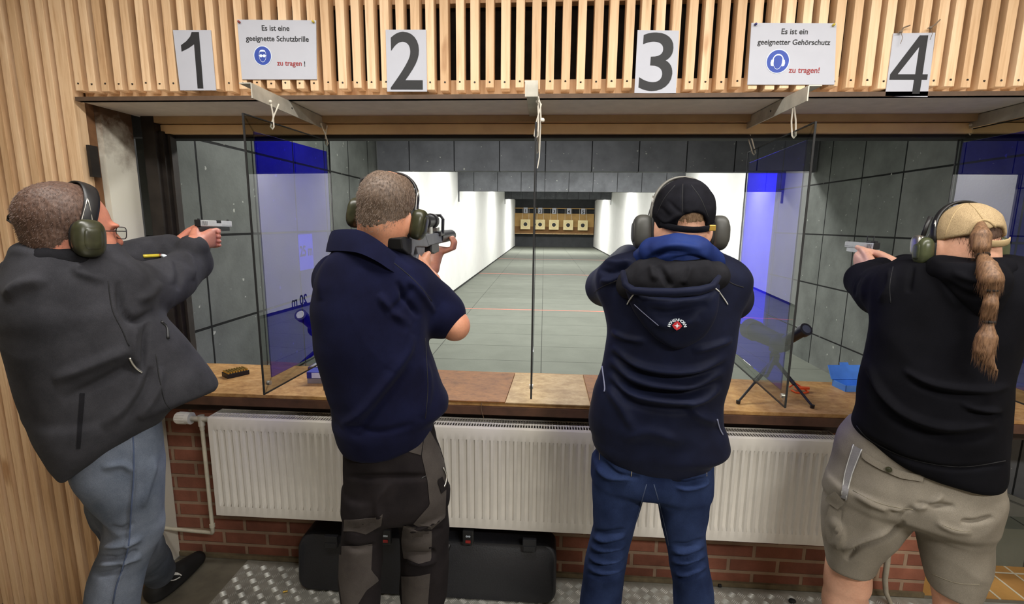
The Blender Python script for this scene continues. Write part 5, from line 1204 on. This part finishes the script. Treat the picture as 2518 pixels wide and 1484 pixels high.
kL, kR = P3.W(1500, 1350), P3.W(1690, 1350); aL, aR = Vector((kL.x-.02, kL.y-.02, .09)), Vector((kR.x+.02, kR.y-.02, .09))
B.loft(P3.keys([(1130, 1462, 1600, .10), (1180, 1459, 1590, .105), (1250, 1460, 1570, .10), (1300, 1460, 1553, .092), (1340, 1452, 1545, .086), (1380, 1442, 1540, .085), (1430, 1437, 1531, .084), (1484, 1430, 1522, .082), (('z', .2), 1426, 1508, .075), (('z', .06), 1420, 1508, .08)], .09), P3.r, P3.d, (.022), shrink=.02)
B.loft(P3.keys([(1130, 1600, 1753, .10), (1180, 1604, 1749, .105), (1250, 1620, 1739, .10), (1300, 1632, 1735, .092), (1340, 1640, 1737, .086), (1380, 1648, 1742, .085), (1430, 1655, 1750, .084), (1484, 1658, 1755, .082), (('z', .2), 1668, 1752, .075), (('z', .06), 1668, 1758, .08)], .09), P3.r, P3.d, (.022), shrink=.02)
B.mesh('body', [SKIN_C], P3.root)
J = SDF(.005); J.loft(P3.keys(T3, .14), P3.r, P3.d, .03)
J.chain(la+[la[-1].lerp(wl, .8)], [.072, .068, .056, .044], .05); J.chain(ra+[ra[-1].lerp(wr, .8)], [.072, .066, .056, .044], .05)
def arc(pts): return pts
cr3 = [([(1503, 812), (1540, 830), (1590, 838)], .006, 6), ([(1505, 850), (1560, 893), (1640, 912), (1720, 905), (1790, 870)], .010, 9), ([(1505, 865), (1560, 908), (1640, 928), (1720, 922), (1785, 893)], -.009, 8), ([(1500, 880), (1550, 925), (1620, 948), (1700, 950), (1780, 910)], .010, 9), ([(1500, 900), (1550, 950), (1640, 965), (1720, 960), (1775, 930)], -.012, 10), ([(1500, 915), (1550, 965), (1640, 985), (1720, 982), (1772, 950)], .012, 9), ([(1500, 935), (1560, 990), (1650, 1008), (1730, 1000)], -.007, 10), ([(1700, 862), (1750, 850), (1800, 832)], .007, 7), ([(1495, 950), (1530, 1000), (1560, 1060)], .007, 12), ([(1690, 985), (1720, 1020), (1770, 1040)], .007, 12), ([(1530, 1080), (1600, 1060), (1680, 1090)], .005, 14), ([(1480, 640), (1520, 650), (1560, 640)], .008, 7), ([(1475, 665), (1510, 668), (1550, 655)], -.008, 6), ([(1478, 690), (1510, 690), (1545, 672)], .007, 7)]
jo = J.mesh('soft_shell_jacket', SOFTSH, P3.root, cloth(.005, 5, (1, 1, .8), 10.0, cr3)); S3 = Surf(jo)
J = SDF(.004)      # hood folded down the back: outer bag, rim, blue roll, black lining
hk = P3.keys([(668, 1545, 1760, .03), (700, 1538, 1768, .05), (740, 1548, 1766, .055), (780, 1566, 1756, .052), (820, 1596, 1730, .045), (845, 1630, 1695, .035), (856, 1655, 1672, .02)], .05, -.135)
J.loft(hk, P3.r, P3.d, .02, cap=.015); J.ell(P3.W(1650, 690, -.17), (.125, .05, .045), np.array([[P3.r[0], P3.d[0], 0], [P3.r[1], P3.d[1], 0], [0, 0, 1]]), .02, 's')
ho = J.mesh('hood', SOFTSH, P3.root, cloth(.004, 7, seed=12, creases=[([(1590, 760), (1650, 770), (1740, 745)], -.006, 10), ([(1600, 790), (1660, 800), (1720, 780)], .005, 12), ([(1580, 740), (1560, 720), (1550, 700)], .005, 8)]))
J = SDF(.004); J.chain([P3.W(1554, 698, -.10), P3.W(1600, 688, -.128), P3.W(1660, 682, -.133), P3.W(1716, 680, -.125), P3.W(1756, 678, -.10)], [.042, .052, .052, .05, .038], .02); J.ell(P3.W(1652, 665, -.10), (.10, .045, .04), np.array([[P3.r[0], P3.d[0], 0], [P3.r[1], P3.d[1], 0], [0, 0, 1]]), .03)
part(J.mesh('hood_lining', LINING, ho, cloth(.004, 11, seed=13, creases=[([(1620, 650), (1640, 690), (1650, 706)], -.008, 7), ([(1700, 650), (1690, 680), (1680, 700)], .006, 8), ([(1600, 650), (1610, 690)], .006, 8)])), 'black hood lining')
J = SDF(.004); J.chain([P3.W(1580, 640, -.03), P3.W(1605, 618, -.10), P3.W(1660, 612, -.125), P3.W(1715, 616, -.115), P3.W(1748, 640, -.06)], [.03, .036, .04, .038, .03], .02); J.chain([P3.W(1585, 645, -.05), P3.W(1650, 636, -.12), P3.W(1745, 650, -.07)], [.024, .03, .026], .02); J.chain([P3.W(1580, 640, -.03), P3.W(1600, 640, .08), P3.W(1720, 640, .08), P3.W(1748, 640, -.06)], .026, .02)
part(J.mesh('collar_roll', SOFTB, P3.root, cloth(.004, 11, seed=14, creases=[([(1590, 640), (1640, 618), (1700, 622)], -.006, 6), ([(1650, 640), (1700, 630), (1745, 645)], -.006, 5), ([(1600, 620), (1660, 604), (1730, 612)], .004, 8)])), 'blue inner collar roll')
q = MB(); q.tube([P3.W(1532, 668, -.13), P3.W(1538, 700, -.17), P3.W(1556, 714, -.19), P3.W(1600, 718, -.205), P3.W(1660, 719, -.21), P3.W(1720, 714, -.20), P3.W(1752, 704, -.185), P3.W(1768, 680, -.15)], [.008, .010, .011, .012, .012, .012, .010, .007], 8); q.build('hood_rim', SOFTSH, ho, smooth='all')
SH = Surf(jo, ho)
for pts in ([(1575, 713), (1560, 722), (1546, 742), (1543, 748)], [(1748, 702), (1766, 716), (1782, 738), (1788, 748)]): SH.seam('piping', pts, .0018, REFL, ho, .002, 'pale reflective piping')
SH.seam('yoke_seam', [(1462, 718), (1480, 705), (1520, 688)], .0015, STITCHD, P3.root); SH.seam('yoke_seam', [(1828, 706), (1808, 700), (1788, 690)], .0015, STITCHD, P3.root); SH.seam('back_seam', [(1560, 748), (1590, 775), (1620, 800)], .0012, PIPING, P3.root, .001); SH.seam('side_zip', [(1482, 900), (1488, 950), (1487, 962)], .0022, PIPING, P3.root, .002)
SH.seam('hem_cord', [(1762, 1030), (1768, 1052), (1776, 1068)], .0022, PIPING, P3.root, .002)
# emblem on the hood: arched name over a red diamond with a pale star
word = 'HÖHENHORN'
for i, ch in enumerate(word):
    a = R(168-156*i/(len(word)-1)); h = SH.hit(1665+20*math.cos(a), 803-16.5*math.sin(a)*1.0, .0015)
    if h:
        dirx = (P3.r3*math.sin(a)+Vector((0, 0, -math.cos(a)))).normalized(); q = MB(); add_text(q, ch, None, .0075, frame3(h[0], dirx, h[1]), bold=.02, depth=.0012); q.build('emblem_letter', INKLB, ho)
h = SH.hit(1665, 800, .0012)
if h:
    D = frame3(h[0], P3.r3, h[1]); q = MB(); k_ = .0125; rr = [(k_*math.cos(R(45*j))*(1 if j % 2 == 0 else .82), k_*math.sin(R(45*j))*(1 if j % 2 == 0 else .82)) for j in range(8)]; q.prism(rr, .0012, D)
    em = part(q.build('emblem', plain('emblem_red', (190, 44, 52), .5), ho), 'red diamond emblem'); q = MB(); q.prism([(.0075*math.cos(R(45*j))*(1 if j % 2 == 0 else .33), .0075*math.sin(R(45*j))*(1 if j % 2 == 0 else .33)) for j in range(8)], .0018, D); part(q.build('emblem_star', INKLB, em), 'pale star')
J = SDF(.005)
J.loft(P3.keys([(1075, 1475, 1755, .11), (1120, 1470, 1750, .12), (1150, 1462, 1752, .125), (1180, 1460, 1750, .12), (1200, 1480, 1730, .09)], .12), P3.r, P3.d, .02)
J.loft(P3.keys([(1130, 1462, 1600, .10), (1180, 1459, 1590, .105), (1250, 1460, 1570, .10), (1300, 1460, 1553, .092), (1340, 1452, 1545, .086), (1380, 1442, 1540, .085), (1430, 1437, 1531, .084), (1484, 1430, 1522, .082), (('z', .2), 1426, 1508, .075), (('z', .06), 1420, 1508, .08)], .09), P3.r, P3.d, .022)
J.loft(P3.keys([(1130, 1600, 1753, .10), (1180, 1604, 1749, .105), (1250, 1620, 1739, .10), (1300, 1632, 1735, .092), (1340, 1640, 1737, .086), (1380, 1648, 1742, .085), (1430, 1655, 1750, .084), (1484, 1658, 1755, .082), (('z', .2), 1668, 1752, .075), (('z', .06), 1668, 1758, .08)], .09), P3.r, P3.d, .022)
crj = [([(1465, 1145), (1500, 1172), (1560, 1172)], .008, 6), ([(1480, 1130), (1520, 1165), (1575, 1172)], -.007, 5), ([(1660, 1195), (1700, 1198), (1745, 1180)], .008, 6), ([(1650, 1180), (1690, 1188), (1740, 1172)], -.007, 5)]
for j in range(9):
    y_ = 1300+j*13; crj.append(([(1455-j*1.5, y_+3), (1490, y_+10+(j % 3)*3), (1540, y_-2)], .007 if j % 2 else -.007, 5))
    if j < 7: crj.append(([(1650, y_+36), (1690, y_+40+(j % 3)*3), (1738, y_+22)], .006 if j % 2 else -.006, 5))
jj = J.mesh('jeans', JEANSB, P3.root, cloth(.005, 7, (1, 1, .7), 15.0, crj)); SJ = Surf(jj)
for pts in ([(1474, 1090), (1474, 1130)], [(1556, 1135), (1552, 1172)], [(1602, 1138), (1600, 1164)], [(1649, 1142), (1655, 1178)], [(1737, 1130), (1738, 1170)]): SJ.seam('seat_stitching', pts, .0013, STITCH, jj)
SJ.seam('inseam', [(1590, 1190), (1570, 1260), (1552, 1330)], .0014, DENST, jj); SJ.seam('inseam', [(1608, 1190), (1630, 1270), (1645, 1340)], .0014, DENST, jj)
for px_, yw in ((1465, -10), (1712, 10)):
    c_ = P3.W(px_, P3.ypx(px_, .08)); shoe(P3, c_.x, c_.y+.02, R(yw))
hair_cap(C3, F3, U3, H3, HAIR3, P3.root, hairline=.04, nape=-.055, thick=.003, seed=31, ns=2200, ln=.007)
def cap(P, C, f, u, k, mat, opening, strapmat, low_front=.02, low_back=-.018, seed=5, creases=(), brim=True, th=.012, name='cap'):
    s_, f, u = axes(f, u); C = Vector(C); M = np.array([s_, f, u]).T; L = lambda a, b, c: C+(s_*a+f*b+u*c)*k
    sd = SDF(.0032); sd.ell(L(0, -.010, .030), [x*k for x in (.076+th, .098+th, .087+th)], M, .01); sd.half(L(0, 0, low_back), -u-f*.22, .004)
    sd.ell(L(*opening[0]), [x*k for x in opening[1]], M, .004, 's')
    if brim: sd.ell(L(0, .118, -.012), (.072*k, .062*k, .008*k), M, .01)
    o = sd.mesh(name, mat, P.root, cloth(.0022, 16, seed=seed, creases=creases, fine=.0006)); return o, L
co3, L3 = cap(P3, C3, F3, U3, H3, CAPBLK, ((0, -.112, -.006), (.041, .06, .030)), CAPBLK, low_back=-.034, th=.014, creases=[([(1610, 520), (1640, 545), (1680, 520)], .003, 6), ([(1740, 530), (1715, 545), (1690, 520)], .003, 6), ([(1640, 490), (1670, 520), (1690, 525)], -.002, 5), ([(1620, 505), (1650, 535)], -.002, 5), ([(1680, 455), (1679, 490), (1679, 525)], -.002, 3)])
SC3 = Surf(co3)
q = MB(); pts = [L3(.088*math.sin(R(a)), -.010-.108*math.cos(R(a)), -.026+.020*(abs(a)/64)**2) for a in range(-64, 65, 8)]; q.tube(pts, .0085, 8, flat=.25, up=(0, 0, 1)); st = q.build('cap_strap', CAPBLK, co3, smooth='all')
q = MB(); p = L3(.058, -.098, -.019); q.box(tuple(p-Vector((.009, .004, .008))), tuple(p+Vector((.009, .003, .008))), bev=.002); part(q.build('buckle', BRASS, st), 'brass buckle')
q = MB(); q.ball(L3(0, -.010, .131), (.008, .008, .004), 12); q.build('top_button', CAPBLK, co3, smooth='all')
for pts in ([(1679, 452), (1678, 490), (1678, 535)], [(1660, 455), (1632, 490), (1612, 535)], [(1700, 455), (1724, 490), (1742, 535)]): SC3.seam('cap_seam', pts, .0013, STITCHD, co3)
ear_defenders(C3, F3, U3, H3, 'large grey ear defenders worn over the black cap', GREYCUP, cr=(.031, .038, .054), cup_off=(0, .02, -.030), lean=.012, band_r=.0045, band_w=2.2, hw=.083, top=.137, bandmat=plain('grey_band', (110, 108, 102), .45))

# ------------------------------------------------------------------ 4: black hoodie, tan cap, ponytail, shorts
P4 = Person(1.19, 1.50, 'person at the right in black hoodie, tan cap, ponytail and khaki shorts aiming a pistol')
T4 = [(640, 2300, 2470, .09), (660, 2235, 2525, .11), (690, 2190, 2552, .13), (730, 2165, 2560, .145), (780, 2146, 2545, .155), (830, 2138, 2525, .16), (880, 2130, 2508, .16), (930, 2120, 2496, .165), (980, 2112, 2488, .165), (1030, 2108, 2484, .165), (1065, 2100, 2480, .16), (1095, 2125, 2478, .155), (1125, 2165, 2476, .15), (1150, 2225, 2472, .14), (1172, 2310, 2462, .12)]
C4 = P4.W(2370, 592); F4, U4 = (.12, 1, -.02), (-.02, .05, 1); H4 = .82
pr_ = onX(2155, 606, 1.26); G4 = frame3(pr_, (1, -.02, 0), (0, 0, 1))
wl, wr = G4 @ Vector((-.035, -.075, -.09)), G4 @ Vector((.055, -.085, -.075))
la = [P4.W(2235, 712, .0), P4.W(2170, 715, .16), P4.W(2128, 690, .28)]; ra = [P4.W(2500, 715, .02), P4.W(2360, 700, .30), P4.W(2230, 668, .40)]
B = SDF(.004); head(B, C4, F4, U4, H4); B.chain([C4+Vector((0, -.02, -.05)), P4.W(2375, 650), P4.W(2380, 710)], [.068, .074, .09], .03)
B.loft(P4.keys(T4, .15), P4.r, P4.d, .03, shrink=.024); B.chain(la+[wl], [.062, .055, .045, .030], .02); B.chain(ra+[wr], [.062, .05, .04, .030], .02); gripping_hands(B, G4, wr=wr, wl=wl)
kL = P4.W(2085, 1440, -.02); kR = P4.W(2345, 1470, .04); aL, aR = Vector((kL.x-.02, kL.y-.05, .09)), Vector((kR.x+.01, kR.y-.03, .09))
B.loft(P4.keys([(1180, 2060, 2230, .10), (1300, 2045, 2190, .09), (1370, 2036, 2142, .078), (1430, 2030, 2140, .072), (1484, 2026, 2136, .070), (('z', .40), 2030, 2130, .068), (('z', .22), 2050, 2115, .052), (('z', .08), 2060, 2110, .045)], .08, -.02), P4.r, P4.d, .02)
B.loft(P4.keys([(1180, 2270, 2440, .10), (1300, 2268, 2430, .09), (1400, 2280, 2412, .08), (1440, 2288, 2408, .076), (1484, 2296, 2400, .072), (('z', .40), 2300, 2395, .07), (('z', .22), 2312, 2378, .052), (('z', .08), 2318, 2368, .045)], .08, .03), P4.r, P4.d, .02)
B.mesh('body', [SKIN_C], P4.root)
J = SDF(.005); J.loft(P4.keys(T4, .15), P4.r, P4.d, .03)
J.chain(la+[la[-1].lerp(wl, .7)], [.092, .085, .068, .054], .05); J.chain(ra+[ra[-1].lerp(wr, .8)], [.09, .08, .062, .046], .05)
cr4 = [([(2128, 880), (2165, 960), (2230, 1020), (2330, 1050), (2450, 1040)], .012, 10), ([(2130, 905), (2160, 985), (2230, 1045), (2330, 1075), (2450, 1062)], -.010, 12), ([(2220, 905), (2260, 930), (2320, 950), (2420, 958), (2480, 945)], .009, 8), ([(2230, 925), (2270, 950), (2330, 968), (2430, 975)], -.009, 8), ([(2360, 990), (2410, 1006), (2460, 1008)], .008, 7), ([(2375, 1010), (2420, 1018), (2460, 1020)], -.008, 6), ([(2120, 680), (2105, 700), (2100, 730)], -.008, 6), ([(2150, 670), (2128, 700), (2128, 740)], .008, 8), ([(2190, 660), (2190, 700), (2165, 745)], .006, 8), ([(2245, 650), (2240, 690), (2235, 720)], -.006, 6), ([(2300, 670), (2330, 720), (2360, 760)], .006, 12), ([(2108, 1040), (2140, 1080), (2240, 1130), (2360, 1152), (2470, 1138)], -.006, 6)]
jo = J.mesh('hoodie', HOODIE, P4.root, cloth(.006, 5, (1, 1, .8), 20.0, cr4)); S4 = Surf(jo)
J = SDF(.004); J.loft(P4.keys([(648, 2305, 2470, .05), (675, 2300, 2490, .065), (705, 2325, 2485, .065), (735, 2350, 2472, .055), (765, 2385, 2455, .04), (780, 2405, 2440, .02)], .06, -.115), P4.r, P4.d, .02); J.chain([P4.W(2300, 652, .0), P4.W(2320, 662, -.09), P4.W(2400, 672, -.11), P4.W(2462, 662, -.06)], [.03, .036, .036, .03], .02)
J.mesh('hood', HOODIE, P4.root, cloth(.005, 8, seed=22, creases=[([(2320, 690), (2370, 720), (2420, 730)], -.006, 8), ([(2340, 670), (2400, 690), (2450, 690)], .005, 8)]))
for a_, w_, t_, r0, r1 in ((la[-1], wl, .7, .053, .044), (ra[-1], wr, .8, .046, .041)):
    J = SDF(.004); cd = (w_-a_).normalized(); e_ = a_.lerp(w_, t_); J.chain([e_-cd*.01, e_+cd*.028], [r0, r1], .004); J.mesh('cuff', HOODIE, P4.root, cloth(.0015, 20))
S4.seam('hem_seam', [(2106, 1046), (2145, 1085), (2240, 1128), (2360, 1147), (2472, 1132)], .0016, STITCHD, P4.root); S4.seam('sleeve_seam', [(2196, 655), (2188, 700), (2190, 745)], .0013, STITCHD, P4.root)
J = SDF(.005)
J.loft(P4.keys([(1060, 2094, 2464, .115), (1100, 2066, 2472, .122), (1150, 2056, 2470, .130), (1200, 2044, 2464, .145), (1235, 2036, 2454, .14), (1262, 2060, 2430, .10)], .15), P4.r, P4.d, .02)
def hem_cut(a, b, e):
    A, B_ = P4.W(*a, e), P4.W(*b, e); n_ = (B_-A).normalized().cross(P4.d3); n_ = n_ if n_.z < 0 else -n_
    return (np.array(A, np.float32), np.array(n_, np.float32))
J.loft(P4.keys([(1190, 2045, 2262, .12), (1240, 2032, 2248, .115), (1290, 2027, 2216, .11), (1330, 2031, 2184, .105), (1365, 2036, 2160, .10), (1400, 2040, 2150, .095), (1440, 2042, 2147, .09)], .11, -.02), P4.r, P4.d, .025, cut=hem_cut((2037, 1364), (2146, 1402), -.02))
J.loft(P4.keys([(1190, 2240, 2462, .12), (1240, 2248, 2452, .12), (1300, 2254, 2446, .115), (1350, 2262, 2440, .11), (1400, 2274, 2428, .105), (1440, 2286, 2416, .10), (1490, 2292, 2410, .095)], .11, .03), P4.r, P4.d, .025, cut=hem_cut((2292, 1414), (2410, 1462), .03))
crj = [([(2080, 1375), (2110, 1345), (2180, 1320), (2225, 1280)], -.012, 6), ([(2070, 1352), (2130, 1325), (2200, 1295)], .008, 8), ([(2248, 1250), (2290, 1235), (2320, 1215)], .008, 7), ([(2250, 1238), (2300, 1240), (2350, 1245)], -.008, 6), ([(2360, 1280), (2400, 1282), (2440, 1268)], -.008, 5), ([(2100, 1215), (2180, 1250), (2240, 1255)], .007, 8), ([(2175, 1248), (2210, 1260), (2245, 1245)], -.006, 6), ([(2050, 1270), (2070, 1310), (2060, 1350)], .007, 8), ([(2300, 1280), (2340, 1300), (2390, 1306)], .004, 7)]
jj = J.mesh('cargo_shorts', KHAKI, P4.root, cloth(.006, 6, (1, 1, .8), 24.0, crj)); SJ = Surf(jj)
o = SJ.patch('back_pocket_flap', [(2122, 1108), (2165, 1135), (2220, 1158), (2274, 1166), (2268, 1182), (2215, 1174), (2160, 1150), (2122, 1126)], .006, KHAKI, jj, None, 7)
h = SJ.hit(2187, 1152, .008)
if h:
    q = MB(); q.cyl(h[0], h[0]+h[1]*.003, .0085, seg=18); q.cyl(h[0]+h[1]*.003, h[0]+h[1]*.004, .005, .004, seg=14); part(q.build('button', OLIVE, jj), 'olive button')
SJ.patch('side_stripe', [(2098, 1092), (2122, 1106), (2092, 1180), (2084, 1228), (2068, 1222), (2078, 1160)], .003, KHAKIL, jj, 'paler grey side stripe', 6)
for pts in ([(2100, 1092), (2080, 1158), (2070, 1218)], [(2120, 1104), (2096, 1165), (2080, 1230)]): SJ.seam('stripe_piping', pts, .0018, REFL, jj, .002)
SJ.patch('cargo_pocket', [(2050, 1230), (2075, 1252), (2070, 1300), (2060, 1345), (2040, 1330), (2034, 1280)], .010, KHAKI, jj, None, 6); SJ.patch('cargo_flap', [(2042, 1218), (2062, 1205), (2084, 1232), (2066, 1250), (2038, 1230)], .014, KHAKI, jj, None, 6)
SJ.seam('seat_seam', [(2098, 1205), (2150, 1232), (2200, 1246), (2245, 1252)], .0014, KHSTITCH, jj); SJ.seam('hem_seam', [(2292, 1410), (2350, 1432), (2408, 1436)], .0013, KHSTITCH, jj); SJ.seam('pocket_edge', [(2390, 1180), (2412, 1200), (2445, 1210)], .003, KHSTITCH, jj, .002); SJ.seam('crease_seam', [(2318, 1290), (2350, 1302), (2385, 1306)], .001, KHSTITCH, jj)
for px_, yw, e in ((2084, -14, -.02), (2344, 10, .03)):
    c_ = P4.W(px_, P4.ypx(px_, .08, e), e); shoe(P4, c_.x, c_.y+.02, R(yw))
hair_cap(C4, F4, U4, H4, HAIR1, P4.root, hairline=.05, nape=-.05, thick=.003, seed=41, ns=1500, ln=.012)
co4, L4 = cap(P4, C4, F4, U4, H4, CAPTAN, ((.018, -.112, .012), (.040, .06, .036)), CAPTAN, seed=6, th=.013, low_back=.0)
SC4 = Surf(co4)
q = MB(); pts = [L4(.018+.086*math.sin(R(a)), -.004-.112*math.cos(R(a)), -.008+.014*(abs(a)/50)**2) for a in range(-52, 50, 7)]; q.tube(pts, .0095, 8, flat=.25, up=(0, 0, 1)); st = q.build('cap_strap', CAPSOLID, co4, smooth='all')
SC4.seam('opening_trim', [(2384, 592), (2388, 566), (2402, 548), (2420, 541), (2438, 548), (2450, 566), (2455, 590)], .0035, CAPSOLID, co4, .0)
for pts in ([(2378, 497), (2350, 520), (2330, 560), (2322, 590)], [(2380, 497), (2400, 515), (2418, 540)]): SC4.seam('cap_seam', pts, .0016, CAPSOLID, co4)
# ponytail: five tied bulges down the back
pl = [(2412, 552, -.095, .010), (2412, 580, -.128, .022), (2412, 606, -.138, .020), (2416, 628, -.14, .010), (2428, 655, -.18, .021), (2438, 685, -.20, .024), (2440, 705, -.20, .016), (2438, 714, -.20, .010), (2436, 745, -.205, .016), (2430, 775, -.2, .014), (2431, 790, -.2, .008), (2426, 830, -.2, .022), (2420, 860, -.205, .020), (2432, 890, -.205, .011), (2452, 912, -.205, .003)]
J = SDF(.0035); V = [P4.W(a, b, c) for a, b, c, r_ in pl]; rr = [x[3] for x in pl]; J.chain(V, rr, .012)
po = J.mesh('ponytail', HAIR4, P4.root, lambda V_, N_: V_+N_*(.001*wob(V_, 260, 3, (1, 1, .08)))[:, None])
vv = [tuple(world_of(po) @ v.co) for v in po.data.vertices]; nn_ = [tuple(v.normal) for v in po.data.vertices]; strands('loose_strands', vv, nn_, HAIR4, po, 2200, .03, .0005, lambda p: Vector((0, 0, -3.2)), 9)
for i in (3, 7, 10):
    q = MB(); d_ = (V[min(i+1, len(V)-1)]-V[i-1]).normalized(); a_ = d_.orthogonal().normalized(); b_ = d_.cross(a_); q.tube([V[i]+(a_*math.cos(t_)+b_*math.sin(t_))*(rr[i]+.002) for t_ in [j*math.pi/8 for j in range(17)]], .004, 8); part(q.build('hair_tie', BLACKR, po, smooth='all'), 'black hair tie')
ed, Le, Me = ear_defenders(C4, F4, U4, H4, 'olive green and silver ear defenders worn with the tan cap', OLIVEG, cr=(.026, .036, .050), cup_off=(0, .022, -.036), lean=.03, band_r=.0045, band_w=3.0, hw=.084, top=.136)
q = MB(); sq_ball(q, Le(-.125, .03, -.015), (.012, .022, .03), Me, .6, 18); part(q.build('side_plate', CHROME, ed, smooth='all'), 'silver side plate')
q = MB(); q.tube([Le(-.128, .0, .02), Le(-.118, .004, .055), Le(-.104, .012, .085)], .006, 8); q.build('band_end', BLACKP, ed, smooth='all')
pistol(G4, 'grey pistol with small top sight held by the person in black hoodie', slide=plain('bead_steel', (176, 178, 176), .35, .25), dot=True)
